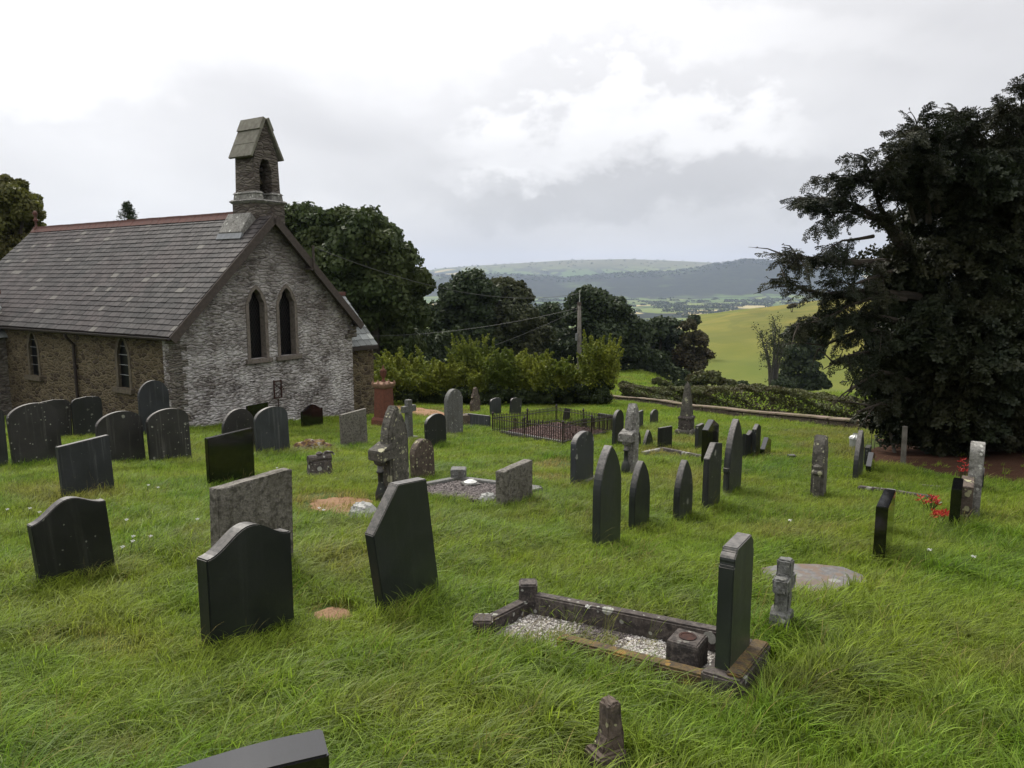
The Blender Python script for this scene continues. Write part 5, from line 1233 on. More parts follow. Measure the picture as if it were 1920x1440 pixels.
# low field-edge bushes along the foot of the hill, and beyond the hedge
for i, (x, y, r, d, mt) in enumerate(((1368, 722, 12, 96, 'leaf_hedge'), (1392, 724, 12, 98, 'leaf_dark'), (1415, 728, 10, 100, 'leaf_hedge'), (1468, 722, 16, 104, 'leaf_dark'))):
    px_tree([(x, y, r), (x + 8, y + 3, r * .8), (x - 9, y + 2, r * .8)], d, .34, 12, 80, M[mt], ['grey-green bush at the foot of the yellow hill, first right of the rounded bush', 'dark bush second right of the rounded bush behind the obelisk', 'low bush just left of the thin twin-stemmed tree', 'dark bush between the thin tree and the dense round tree'][i], name='bush', cat='bush', group='bushes along the foot of the hill', tr=.08)
px_tree([(1170, 722, 9), (1182, 726, 7)], 52, .24, 10, 60, M['leaf_hedge'], 'low rough bush at the left edge of the rough meadow beyond the wall', name='bush', cat='bush', group='bushes in the rough meadow', tr=.05)
px_tree([(1232, 716, 8), (1244, 720, 9), (1256, 724, 7)], 60, .26, 10, 60, M['leaf_hedge'], 'grey-green bush in the middle of the rough meadow beyond the wall', name='bush', cat='bush', group='bushes in the rough meadow', tr=.05)
px_tree([(1275, 722, 10), (1290, 726, 8), (1262, 730, 7)], 58, .26, 10, 60, M['leaf_dark'], 'dark bush in the rough meadow just left of the obelisk tip', name='bush', cat='bush', group='bushes in the rough meadow', tr=.05)
px_tree([(1482, 576, 5), (1488, 573, 6)], 205, .5, 10, 40, M['leaf_brown'], 'tiny round tree on the crest of the yellow hill', group=None, tr=.15)
px_tree([(1424, 591, 6), (1412, 595, 5), (1436, 589, 5)], 240, .6, 10, 40, M['leaf_dark'], 'dark bush poking over the crest of the yellow hill', name='bush', cat='bush', group=None, tr=.1)
# behind the church, left
px_tree([(-20, 390, 48), (20, 375, 32), (45, 400, 28), (10, 430, 40), (55, 430, 20), (30, 470, 40), (-30, 460, 50), (60, 400, 12), (35, 350, 14), (5, 345, 16)], 40, .24, 24, 70, M['leaf_light'], 'light green leafy tree beyond the far end of the church roof', tr=.35, base_px=-10)
# conifer top over the ridge
cb = at(238, 380, 50); zc = gh(cb.x, cb.y); r_ = tag(empty('conifer', (cb.x, cb.y, zc)), 'feathery conifer tip showing over the church roof ridge', 'tree', TG)
H_ = cb.z - zc; mb = MB(); mb.tube([(0, 0, -.3), (0, 0, H_)], [.3, .02], 8); mb.build('trunk', M['bark'], r_)
V = []
for k in range(520):
    z = H_ * (.35 + .65 * (k / 520)); L_ = (H_ - z) * .42 + .15; a = random.random() * 6.28; m = 14
    t = np.linspace(.1, 1, m)[:, None]; q = np.array([[math.cos(a) * L_, math.sin(a) * L_, L_ * .35]]) * t; q[:, 2] += z
    V.append(leaf_cloud(q + rng.normal(size=q.shape) * .04, np.tile([[0, 0, 1.]], (m, 1)), .22, .25, .8))
leaf_mesh('crown', np.concatenate(V), M['leaf_dark'], r_)

# bright ragged shrub row behind the graves: individual shrubs with arching sprays
def shrub(x, ytop, ybase, rpx, d, label, mat='leaf_bright', low='leaf_ivy', nspray=26, sprout=1.0):
    b = at(x, ybase, d); zg_ = gh(b.x, b.y); root = tag(empty('shrub', (b.x, b.y, zg_)), label, 'shrub', 'shrubs of the bright hedge row')
    top = zat(b.x, b.y, ytop) - zg_; rr = rpx / FPX * d
    L = []
    for k in range(9): L.append(((random.uniform(-.7, .7) * rr, random.uniform(-.3, 1.0) * rr, top * random.uniform(.30, .52)), rr * random.uniform(.30, .45)))
    P, N, Rn = crown_pts(L, 14, 55, .5, .8, 1.0)
    V = [leaf_cloud(P, N, .13 * (.7 + .6 * rng.random(len(P))))]; rn = [Rn]; mb = MB()
    for k in range(nspray):
        a = Vector((random.uniform(-.8, .8) * rr, random.uniform(-.6, .5) * rr, top * random.uniform(.3, .6))); up_ = random.uniform(.15, 1.0) * sprout
        e = a + Vector((random.uniform(-.7, .7) * rr, random.uniform(-.6, .3) * rr, 0)); e.z = min(top * random.uniform(.8, 1.08), a.z + up_ * top * .5)
        pts = [a, a.lerp(e, .5) + Vector((0, 0, .12)), e, e + (e - a) * .12 + Vector((0, 0, -.08))]; mb.tube(pts, [.018, .012, .006, .003], 4)
        for t in np.linspace(0, 1, 26):
            q = a.lerp(e, t) + Vector((0, 0, .12 * math.sin(t * 3.1))); w = .20 * (1.1 - t)
            m = 6; q_ = np.array(q)[None] + rng.normal(size=(m, 3)) * np.array([w, w, w * .7]) * .7 + np.array([[0, 0, -.02]])
            V.append(leaf_cloud(q_, unit(m), .14)); rn.append(np.clip(.3 + .7 * rng.random(m), 0, 1))
    leaf_mesh('foliage', np.concatenate(V), M[mat], root, np.concatenate(rn)); mb.build('stems', M['bark'], root)
    L = [((random.uniform(-1, 1) * rr, random.uniform(-.5, .4) * rr, top * random.uniform(.05, .35)), rr * random.uniform(.3, .45)) for k in range(10)]
    P, N, Rn = crown_pts(L, 12, 100, .42); P[:, 2] = np.maximum(P[:, 2], .0)
    leaf_mesh('ivy_skirt', leaf_cloud(P, N, .12), M[low], root, Rn); return root
for i, (x, yt, r, lb) in enumerate(((715, 655, 34, 'yellow-green shrub touching the vestry corner'), (765, 648, 45, 'yellow-green shrub behind the two peaked stones'), (830, 660, 42, 'bright shrub just right of the two peaked stones'), (885, 630, 42, 'tallest feathery bright shrub in the middle of the hedge row'),
        (940, 645, 40, 'feathery shrub right of the tallest one'), (985, 650, 38, 'yellowish shrub behind the far railings'), (1035, 655, 40, 'shrub left of the telegraph pole foot'), (1085, 672, 34, 'low shrub growing round the telegraph pole foot'), (1122, 628, 32, 'pointed shrub at the right end of the bright hedge row'))):
    shrub(x, yt, 752, r, 38.5 + (i % 2) * 1.5 - .3 * i, lb, nspray=60 if i in (3, 4, 8) else 46, sprout=1.35 if i in (3, 8) else .9)

for i, (x, yt, lb) in enumerate(((740, 682, 'low yellow-green shrub filling between the vestry corner and the peaked stones'), (800, 685, 'low shrub left of the tall pale tablet in the hedge row'), (858, 682, 'low shrub behind the jagged sandstone marker'), (912, 688, 'low shrub behind the two slates beyond the railings'), (962, 684, 'low shrub just right of the leaning slate in the hedge row'), (1010, 690, 'low shrub behind the far corner of the railings'), (1060, 688, 'low shrub just left of the pole foot'), (1100, 690, 'low shrub just right of the pole foot'))):
    shrub(x, yt, 752, 36, 37.4 + (i % 3) * .4, lb, nspray=40, sprout=1.0)
# boundary hedge along a low wall
HP = [(1140, 748, 725), (1200, 755, 727), (1300, 772, 730), (1400, 783, 735), (1500, 793, 742), (1560, 800, 755), (1625, 806, 758), (1700, 812, 770), (1800, 822, 780)]
bw_ = tag(empty('boundary_wall', G(1380, 784)), 'low mossy stone wall along the far edge of the churchyard', 'wall')
wp = [G(x, yb) for x, yb, yt in HP]
mb = MB(); o0 = bw_.location
for a, b in zip(wp[:-1], wp[1:]):
    n = max(2, int((b - a).length / .7))
    for k in range(n):
        p, q = a.lerp(b, k / n), a.lerp(b, (k + 1) / n - .01 / n); p.z = gh(p.x, p.y); q.z = gh(q.x, q.y); hh = .20 + random.uniform(-.02, .03)
        beam(mb, p - o0, q - o0, .34 + random.uniform(-.03, .03), -.3, hh)
mb.build('stonework', M['brown_stone'], bw_, bevel=.02)
mb = MB()
for a, b in zip(wp[:-1], wp[1:]):
    n = max(2, int((b - a).length / .9))
    for k in range(n):
        p, q = a.lerp(b, k / n), a.lerp(b, (k + 1) / n - .015 / n); p.z = gh(p.x, p.y); q.z = gh(q.x, q.y)
        beam(mb, p - o0, q - o0, .42, .235, .28 + random.uniform(0, .02))
mb.build('coping', plain_mat('pinkish_coping', (.20, .15, .125), .9, .2, .5, sc=3, c2=(.11, .10, .05), bs=.5), bw_, bevel=.012)
def hedge(name, pts, h_of, depth, mat, label, dens=900, back=.7, leaf=.085):
    o0 = pts[0].copy(); root = tag(empty(name, o0), label, 'hedge'); V = []; rn = []; mb = MB()
    for (a, ha), (b, hb) in zip(zip(pts[:-1], h_of[:-1]), zip(pts[1:], h_of[1:])):
        L_ = (b - a).length; d = (b - a).normalized(); nn = Vector((-d.y, d.x, 0)); nn = nn if nn.y > 0 else -nn
        m = int(L_ * dens); t = rng.random(m); hh = ha + (hb - ha) * t
        s = rng.random(m); u = rng.random(m)
        face = rng.random(m) < .62
        vz = np.where(face, s, 1 - .12 * s ** 2); vd = np.where(face, .12 * u ** 2, u)
        X = np.array(a)[None] + np.array(b - a)[None] * t[:, None] + np.array(nn)[None] * (back + vd * depth)[:, None]
        X[:, 2] = gz(X[:, 0], X[:, 1]); w = 1 + .09 * np.sin(X[:, 0] * 2.1) + .07 * np.sin(X[:, 0] * 5.3 + X[:, 1] * 3) + .04 * np.sin(X[:, 0] * 13)
        X += np.array(nn)[None] * (.12 * np.sin(X[:, 0] * 3.7 + vz * 5) + .08 * np.sin(vz * 14 + X[:, 0] * 9))[:, None]
        X[:, 2] += vz * hh * w
        N = np.where(face[:, None], -np.array(nn)[None], np.array([[0, 0, 1.]])) + np.array([[0, 0, .4]])
        V.append(leaf_cloud(X - np.array(o0), N, leaf * (.7 + .7 * rng.random(m)), .7, .9)); rn.append(np.clip(rng.random(m) * .6 + .4 * (vz > .85), 0, 1))
    leaf_mesh('foliage', np.concatenate(V), mat, root, np.concatenate(rn)); return root
hts = [max(.8, (yb - yt) / abs(px_per_m(p, Vector((0, 0, 1)))[1]) * 1.06) for p, (x, yb, yt) in zip(wp, HP)]
hedge('boundary_hedge', wp, hts, .9, M['leaf_hedge'], 'long clipped hedge behind the low boundary wall', 1500)
def weeds(name, pts, label, mat, n, h):
    pass
# hidden hedge behind, closing the shade under the yew
sh = [at(1640, 800, 27), at(1800, 800, 25), at(2000, 800, 22), at(2300, 800, 19)]
for p in sh: p.z = gh(p.x, p.y)
bk = [at(x, 745, 43.5) for x in (690, 800, 900, 1000, 1110)]
for p in bk: p.z = gh(p.x, p.y)
hedge('overgrown_hedge', bk, [1.7, 1.9, 2.2, 2.0, 1.5], 1.2, M['leaf_ivy'], 'dark overgrown hedge backing the bright shrubs', 1300, 0, .2)
wd = [at(x, 720, dd) for x, dd in ((560, 60), (760, 62), (900, 72), (1040, 82), (1180, 90), (1320, 92))]
for p in wd: p.z = gh(p.x, p.y)
hedge('thicket', wd, [5, 4.5, 3.6, 3.4, 3.4, 2.2], 3, M['leaf_dark'], 'dark thicket filling the ground beneath the far trees', 260, 0, .5)
hedge('dark_hedge', sh, [2.6, 3.6, 4.6, 5], 1.6, M['leaf_yew'], 'dark overgrown hedge in the shadow behind the yew', 1500, 0, .16)

# telegraph pole and wires
pb = at(1086, 745, 41.5); pb.z = gh(pb.x, pb.y); pt = zat(pb.x, pb.y, 567) - pb.z
tp = tag(empty('telegraph_pole', pb), 'grey wooden telegraph pole rising from the bright hedge', 'pole')
mb = MB(); mb.tube([(0, 0, -.5), (-.02, 0, pt * .5), (-.06, 0, pt)], [.135, .12, .10], 12); mb.build('post', M['pole'], tp, True)
mb = MB(); mb.tube([(-.06, 0, pt - .15), (-.06, 0, pt + .02)], [.125, .11], 10); mb.build('cap', M['timber'], tp)
mb = MB(); mb.box(-.2, .08, -.05, .05, pt - .42, pt - .32); mb.tube([(-.16, 0, pt - .32), (-.16, 0, pt - .2)], .035, 8); mb.build('bracket', M['iron'], tp)
mb = MB(); mb.tube([(-.05, -.02, pt), (-.05, -.02, pt + .55)], .022, 6); mb.build('top_pin', M['galv'], tp)
mb = MB(); mb.box(-.26, -.14, -.12, .02, pt * .62, pt * .62 + .4); mb.build('junction_box', M['pipe'], tp, bevel=.01)
def wire(a, b, sag, label, r=.011):
    pts = []
    for i in range(25):
        t = i / 24; p = a.lerp(b, t); p.z -= 4 * sag * t * (1 - t); pts.append(p - a)
    mb = MB(); mb.tube(pts, r, 5); o = mb.build('overhead_wire', M['cable']); o.location = a; tag(o, label, 'wire', 'wires from the telegraph pole')
ptop = pb + Vector((-.05, -.02, pt + .5))
wire(WIRE0, ptop, .85, 'upper wire sagging from the church gable to the top of the telegraph pole')
wire(pb + Vector((-.1, -.06, pt - .3)), at(700, 630, 46), .35, 'middle wire running from below the pole top towards the vestry', .009)
wire(pb + Vector((-.1, -.06, pt - .4)), at(720, 702, 52), .5, 'lowest wire dropping from the pole behind the bright hedge', .008)
st_ = at(1148, 750, 36); mb = MB(); sp_ = at(1139, 722, 36.5); gy = G(1154, 752)
mb.tube([(0, 0, 0), sp_ - gy], .022, 6); o = mb.build('guy_stay', plain_mat('yellow_sleeve', (.40, .30, .06), .5, .3, .2)); o.location = gy; tag(o, 'yellow-sleeved stay wire leaning at the right end of the bright hedge', 'stay wire')

# ---------------------------------------------------------------- instanced stuff: blades and sprays
def scatter(name, proto, P, rot, scl, pick, attrs, mat, parent=None):
    """one object: its mesh holds the tuft shapes (vid >= 0) and loose points (vid = -1); nodes put a tuft on every point"""
    vs, fs, vid, rn = [], [], [], []; k = 0
    for i, (v, f, r_) in enumerate(proto):
        vs.append(v); fs.append(f + k); vid += [i] * len(v); rn.append(r_); k += len(v)
    PV = np.concatenate(vs); PF = np.concatenate(fs); n = len(P)
    me = bpy.data.meshes.new(name); me.vertices.add(k + n); me.vertices.foreach_set('co', np.concatenate([PV, P]).astype(np.float32).ravel())
    me.loops.add(PF.size); me.loops.foreach_set('vertex_index', PF.astype(np.int32).ravel()); me.polygons.add(len(PF))
    me.polygons.foreach_set('loop_start', np.arange(len(PF), dtype=np.int32) * 4); me.polygons.foreach_set('loop_total', np.full(len(PF), 4, np.int32))
    def at_(nm, typ, arr, key='value', dom='POINT'):
        a = me.attributes.new(nm, typ, dom); a.data.foreach_set(key, np.ascontiguousarray(arr).ravel())
    at_('vid', 'INT', np.concatenate([np.array(vid), np.full(n, -1)]).astype(np.int32))
    z = np.zeros((k,)); at_('scl', 'FLOAT', np.concatenate([z, scl]).astype(np.float32)); at_('pick', 'INT', np.concatenate([z, pick]).astype(np.int32))
    at_('rot', 'FLOAT_VECTOR', np.concatenate([np.zeros((k, 3)), rot]).astype(np.float32), 'vector')
    for nm, ar in attrs.items(): at_(nm, 'FLOAT', np.concatenate([z, ar]).astype(np.float32))
    at_('rnd', 'FLOAT', np.concatenate(rn).astype(np.float32), dom='FACE')
    me.update(calc_edges=True); o = link_mesh(name, me, mat, parent)
    ng = bpy.data.node_groups.new(name + '_nodes', 'GeometryNodeTree')
    ng.interface.new_socket('Geometry', in_out='INPUT', socket_type='NodeSocketGeometry'); ng.interface.new_socket('Geometry', in_out='OUTPUT', socket_type='NodeSocketGeometry')
    gi = ng.nodes.new('NodeGroupInput'); go = ng.nodes.new('NodeGroupOutput')
    def attr(nm, dt): a = ng.nodes.new('GeometryNodeInputNamedAttribute'); a.data_type = dt; a.inputs['Name'].default_value = nm; return [s for s in a.outputs if s.enabled and s.name == 'Attribute'][0]
    sepg = ng.nodes.new('GeometryNodeSeparateGeometry'); sepg.domain = 'POINT'; cm = ng.nodes.new('FunctionNodeCompare'); cm.data_type = 'INT'; cm.operation = 'GREATER_EQUAL'
    ins = [s for s in cm.inputs if s.enabled]; ng.links.new(attr('vid', 'INT'), ins[0]); ins[1].default_value = 0
    ng.links.new(gi.outputs[0], sepg.inputs[0]); ng.links.new(cm.outputs[0], sepg.inputs[1])
    sp2 = ng.nodes.new('GeometryNodeSplitToInstances'); sp2.domain = 'POINT'; ng.links.new(sepg.outputs[0], sp2.inputs[0]); ng.links.new(attr('vid', 'INT'), sp2.inputs['Group ID'])
    iop = ng.nodes.new('GeometryNodeInstanceOnPoints'); ng.links.new(sepg.outputs[1], iop.inputs['Points']); ng.links.new(sp2.outputs[0], iop.inputs['Instance'])
    iop.inputs['Pick Instance'].default_value = True; ng.links.new(attr('pick', 'INT'), iop.inputs['Instance Index'])
    ng.links.new(attr('rot', 'FLOAT_VECTOR'), iop.inputs['Rotation']); ng.links.new(attr('scl', 'FLOAT'), iop.inputs['Scale'])
    ng.links.new(iop.outputs[0], go.inputs[0])
    md = o.modifiers.new('scatter', 'NODES'); md.node_group = ng; return o


# ---------------------------------------------------------------- the yew
def spray_proto(coarse=False):
    V = []; F = 0; LS = .075 if coarse else .046; LN = 3 if coarse else 5
    def leaflets(a, b, n, s):
        a, b = np.array(a), np.array(b); t = np.linspace(.15, 1, n)[:, None]; P = a + (b - a) * t; d = (b - a) / np.linalg.norm(b - a)
        for sg in (-1, 1):
            w = np.cross(d, [0, 0, 1.]); w = w / (np.linalg.norm(w) + 1e-9) * sg; dir_ = d * .6 + w * .8 + rng.normal(size=(n, 3)) * .22; dir_ /= np.linalg.norm(dir_, axis=1, keepdims=True)
            sd_ = np.cross(dir_, rng.normal(size=(n, 3)) * .5 + np.array([0, 0, 1.])); sd_ /= np.linalg.norm(sd_, axis=1, keepdims=True)
            V.append(np.stack([P, P + dir_ * s * .5 + sd_ * s * .30, P + dir_ * s, P + dir_ * s * .5 - sd_ * s * .30], 1).reshape(-1, 3))
    L_ = .42; ax = [np.array([L_ * t, 0, -.10 * t * t]) for t in np.linspace(0, 1, 12)]
    for i in range(1, 12):
        p = ax[i]; sg = 1 if i % 2 else -1; l = .13 * (1.15 - i / 12) + .03
        q = p + np.array([l * .65, sg * l * .75, -l * random.uniform(.15, .9)]); leaflets(p, q, LN, LS)
    leaflets(ax[-3], ax[-1] + np.array([.04, 0, -.02]), LN, LS); leaflets(ax[2], ax[8], LN, LS)
    V = np.concatenate(V); return V, np.arange(len(V)).reshape(-1, 4), rng.random(len(V) // 4)
yp = [spray_proto() for _ in range(4)] + [spray_proto(True) for _ in range(3)]
YB = at(1835, 880, 16.2); YB.z = gh(YB.x, YB.y)
yew = tag(empty('yew_tree', YB), 'great dark yew with long drooping limbs filling the right side', 'tree')
SPp, SPr, SPs, SPk = [], [], [], []; EVY = [150, 170, 210, 240, 290, 320, 370, 395, 420, 450, 478, 500, 525, 560, 612, 640, 692, 720, 760, 800]; EVX = [1900, 1865, 1765, 1690, 1590, 1525, 1485, 1555, 1515, 1520, 1455, 1500, 1462, 1545, 1484, 1600, 1560, 1620, 1640, 1660]
def add_spray(p, d, s, k=0):
    qx, qy = proj(p)
    if qy > (790 if qx < 1660 else 812 + .03 * (qx - 1660)) + 14 * math.sin(qx * .05) or (qy > 600 and qx < 1500): return
    if qx < np.interp(qy, EVY, EVX) + random.uniform(-5, 18): return
    if qx < 1690 and k == 0 and random.random() < .25: return
    d = Vector(d); d.normalize(); el = math.asin(max(-1, min(1, d.z))); az = math.atan2(d.y, d.x)
    SPp.append(tuple(p)); SPr.append((random.uniform(-.9, .9) * (2 if k else 1), -el, az)); SPs.append(s); SPk.append(k)
wood = MB()
def limb(pts, r0, dens=1.0, side=.7, droop=.5):
    P = []; pts = [Vector(p) for p in pts]
    for i in range(len(pts) - 1):
        n = max(2, int((pts[i + 1] - pts[i]).length / .16))
        for k in range(n): P.append(pts[i].lerp(pts[i + 1], k / n))
    P.append(pts[-1]); m = len(P); ph = random.random() * 6
    P = [p + Vector((math.sin(i * .5 + ph), math.cos(i * .43 + ph), math.sin(i * .37 + ph))) * .035 for i, p in enumerate(P)]
    wood.tube([p - YB for p in P], [r0 * (1 - .88 * i / (m - 1)) for i in range(m)], 7)
    for i, p in enumerate(P):
        t = i / (m - 1)
        if t < .18: continue
        dd = (P[min(i + 1, m - 1)] - P[max(i - 1, 0)]).normalized()
        for _ in range(int(3.4 * dens + random.random())):
            a = random.uniform(-1.4, 1.4); sd_ = dd.cross(Vector((0, 0, 1))); v = dd * random.uniform(.3, 1) + sd_ * math.sin(a) + Vector((0, 0, random.uniform(-droop, .35)))
            add_spray(p, v, random.uniform(.6, 1.0))
        if random.random() < side * (.5 if t < .4 else 1):      # side twigs
            sg = random.choice((-1, 1)); v = (dd * .7 + dd.cross(Vector((0, 0, 1))) * sg * random.uniform(.3, 1) + Vector((0, 0, random.uniform(-.9, .55)))).normalized()
            L_ = random.uniform(.25, .75) * (1.15 - t * .7); e = p + v * L_; e.z -= L_ * .15
            if proj(e)[0] < np.interp(proj(e)[1], EVY, EVX) + 25: e = p.lerp(e, .25)
            wood.tube([p - YB, p.lerp(e, .5) - YB + Vector((0, 0, .03)), e - YB], [r0 * .25 * (1 - t) + .008, .008, .003], 5)
            for k in range(int(L_ / .055)):
                q = p.lerp(e, min(1, (k + .5) / (L_ / .055))); sp_v = v * .8 + Vector((random.uniform(-.8, .8), random.uniform(-.8, .8), random.uniform(-droop - .3, .2))); add_spray(q, sp_v, random.uniform(.5, .85))
def Lp(d0, *pp):
    out = []
    for i, (x, y) in enumerate(pp): out.append(at(x, y, d0[0] + (d0[1] - d0[0]) * i / (len(pp) - 1)))
    return out
for dr, pp, r_, dn in (((15.8, 14.0), [(1800, 500), (1680, 492), (1610, 497), (1560, 486), (1510, 480), (1464, 476)], .15, 1.4), ((15.5, 14.3), [(1700, 470), (1660, 425), (1600, 385), (1550, 375), (1498, 369)], .09, 1.3), ((15.4, 14.6), [(1690, 450), (1650, 380), (1632, 330), (1612, 294)], .08, 1.2),
        ((15, 14.5), [(1645, 345), (1600, 338), (1536, 334)], .05, 1.5), ((15, 14.3), [(1650, 410), (1590, 398), (1558, 405), (1532, 421)], .04, .8), ((15, 14.3), [(1640, 440), (1580, 450), (1548, 468)], .04, 1),
        ((15.5, 13.8), [(1720, 560), (1620, 545), (1540, 552), (1506, 545), (1472, 526)], .10, 1.4), ((15.5, 13.9), [(1700, 610), (1610, 590), (1540, 600), (1484, 613)], .08, 1.5), ((15.5, 14.2), [(1720, 690), (1640, 660), (1590, 670), (1545, 692)], .07, 1.4), ((15.2, 14.2), [(1720, 720), (1650, 700), (1612, 718), (1582, 745)], .07, 1.5),
        ((15.2, 14.4), [(1720, 640), (1620, 620), (1560, 640), (1530, 655)], .07, 1.2), ((15.5, 14.6), [(1740, 420), (1728, 330), (1722, 280), (1719, 229)], .06, 1.8), ((15.5, 14.6), [(1755, 400), (1745, 320), (1737, 243)], .06, 1.8), ((15.4, 14.4), [(1710, 420), (1695, 340), (1688, 284)], .05, 1.5),
        ((16.2, 15), [(1880, 420), (1850, 330), (1820, 260), (1789, 222)], .09, 1.2), ((16.2, 15), [(1880, 380), (1850, 290), (1828, 240), (1836, 210)], .07, 1.1), ((16.4, 15.5), [(1910, 380), (1895, 290), (1885, 196)], .1, 1.1), ((16.6, 15.5), [(1930, 400), (1925, 290), (1915, 172)], .1, 1.3), ((16.6, 15.5), [(1960, 380), (1975, 260), (1990, 170)], .1, 1.3),
        ((15.5, 14.8), [(1790, 330), (1760, 280), (1772, 248)], .05, 1.2), ((15.4, 14.1), [(1700, 780), (1650, 760), (1606, 770)], .06, 1.4), ((15.3, 14.2), [(1700, 560), (1640, 560), (1590, 575), (1560, 590)], .06, 1.2), ((15.3, 14.3), [(1690, 505), (1640, 520), (1600, 530), (1570, 525)], .05, 1.0), ((15.2, 14.3), [(1690, 380), (1668, 345), (1660, 318)], .05, 1.3)):
    limb(Lp(dr, *pp), r_, dn)
    if r_ > .055:
        q = Lp(dr, *pp); 
        for _ in range(3):
            a = q[-1].lerp(q[-2], random.uniform(.2, 1)); e = a + Vector((random.uniform(-.7, .1), random.uniform(-.9, .9), random.uniform(-.5, .45))); limb([a, a.lerp(e, .5) + Vector((0, 0, .05)), e], .02, 1.0, .5)
wood.tube([Vector((0, 0, -.4)), Vector((-.1, 0, 1.2)), Vector((.1, -.1, 3)), Vector((.3, .1, 5.5)), Vector((.5, .1, 7.5))], [.62, .5, .42, .25, .08], 12)
for tx_, ty_, td in ((1720, 560, 15.5), (1880, 420, 16.2), (1700, 450, 15.4), (1800, 500, 15.8), (1950, 400, 16.4), (1720, 700, 15.5), (2050, 500, 16)):
    e = at(tx_, ty_, td) - YB; a = Vector((0, 0, random.uniform(1.2, 3.4))); wood.tube([a, a.lerp(e, .4) + Vector((0, 0, -.2)), e], [.24, .16, .02], 8)
BL = [(1765, 400, 55), (1745, 350, 28), (1720, 330, 20), (1860, 380, 72), (1900, 320, 60), (1820, 330, 40), (1712, 470, 36), (1690, 540, 32), (1790, 500, 95), (1910, 520, 100), (1722, 610, 62), (1672, 650, 24), (1800, 640, 110), (1920, 660, 110), (1705, 715, 50), (1790, 750, 95), (1900, 770, 90), (1668, 765, 30), (1720, 770, 40), (2020, 420, 120), (2060, 600, 150), (2050, 760, 130), (2000, 280, 90), (1850, 820, 60)]
for (x, y, r) in BL:
    d = random.uniform(15.2, 16.8); c = at(x, y, d); rr = r / FPX * d; n = int(95 * (rr / .5) ** 2 + 40)
    for k in range(n):
        u = Vector(unit(1)[0]); u.y = -abs(u.y) if random.random() < .7 else u.y; p = c + Vector((u.x, u.y * 1.1, u.z)) * rr * random.uniform(.55, 1.08)
        p += Vector((math.sin(p.z * 5 + p.x * 3), 0, math.sin(p.x * 4 + p.y * 3))) * .12
        if p.z < gh(p.x, p.y) + .25: continue
        add_spray(p, Vector((u.x, u.y, u.z * .3 - .35)) + Vector((random.uniform(-.5, .5), random.uniform(-.5, .5), 0)), random.uniform(.75, 1.35), 1)
wood.build('trunk', M['bark'], yew)
def realize():
    SPk_ = np.array(SPk); Vs, Rs = [], []
    for vi in range(7):
        idx = np.where((SPk_ == (1 if vi >= 4 else 0)))[0]; idx = idx[(idx % (3 if vi >= 4 else 4)) == (vi - 4 if vi >= 4 else vi)]
        pv_ = yp[vi][0]
        Ms = np.array([np.array(Euler(SPr[k], 'XYZ').to_matrix()) * SPs[k] for k in idx]); Ps = np.array([SPp[k] for k in idx]) - np.array(YB)
        Vs.append((np.einsum('nij,vj->nvi', Ms, pv_) + Ps[:, None, :]).reshape(-1, 3)); Rs.append(np.clip(np.repeat(rng.random(len(idx)), len(pv_) // 4) * .6 + .4 * rng.random(len(idx) * (len(pv_) // 4)), 0, 1))
    V = np.concatenate(Vs); print('yew', len(SPp), 'leaf faces', len(V) // 4); return leaf_mesh('crown', V, M['leaf_yew'], yew, np.concatenate(Rs))
realize()

def blades(n, h0, h1, rad, w, bend, lean=(0.25, 0), seg=4, stem=False):
    a = rng.random(n) * 6.283; r_ = rad * np.sqrt(rng.random(n)); h = h0 + (h1 - h0) * rng.random(n)
    d = rng.random(n) * 6.283; bx = np.cos(d) * bend * (.3 + rng.random(n)) + lean[0]; by = np.sin(d) * bend * (.3 + rng.random(n)) + lean[1]
    base = np.stack([np.cos(a) * r_, np.sin(a) * r_, np.zeros(n) - .01], 1); side = np.stack([-np.sin(d + .4), np.cos(d + .4), np.zeros(n)], 1)
    V = []; 
    for k in range(seg + 1):
        t = k / seg; hor = t * t; zz = h * (t - .42 * t ** 3 * np.minimum(np.hypot(bx, by), 1.6) / 1.0)
        c = base + np.stack([bx * h * hor, by * h * hor, zz], 1); ww = w * (1 - t ** 1.6) if not stem else w * (.5 if t < .8 else 1.6 * (1 - t) * 4)
        ww = np.maximum(ww, w * .06); V.append(c - side * ww / 2); V.append(c + side * ww / 2)
    V = np.stack(V, 1).reshape(-1, 3); F = []
    for k in range(seg): F.append(np.stack([np.arange(n) * 2 * (seg + 1) + 2 * k + j for j in (0, 1, 3, 2)], 1))
    F = np.stack(F, 1).reshape(-1, 4); return V, F, np.repeat(rng.random(n), seg)
WL = (.28, -.08)
proto = [blades(17, .06, .17, .075, .0082, .62, WL) for _ in range(4)] + [blades(20, .10, .25, .075, .0088, .9, WL) for _ in range(4)] + \
        [blades(16, .04, .09, .08, .006, .6, WL) for _ in range(2)] + [blades(7, .22, .42, .05, .0022, .35, WL, 5, True) for _ in range(2)]
proto += [blades(40, .05, .11, .17, .011, .5, WL, 3) for _ in range(3)]      # broad-bladed carpet, used far off
def inpoly(P, poly):
    x, y = P[:, 0], P[:, 1]; ins = np.zeros(len(P), bool); n = len(poly)
    for i in range(n):
        a, b = poly[i], poly[(i + 1) % n]
        c = ((a[1] > y) != (b[1] > y)) & (x < (b[0] - a[0]) * (y - a[1]) / (b[1] - a[1] + 1e-12) + a[0]); ins ^= c
    return ins
def sfield(P, s, seed): x, y = P[:, 0], P[:, 1]; return hills_n(x, y, s, seed) / 1.75
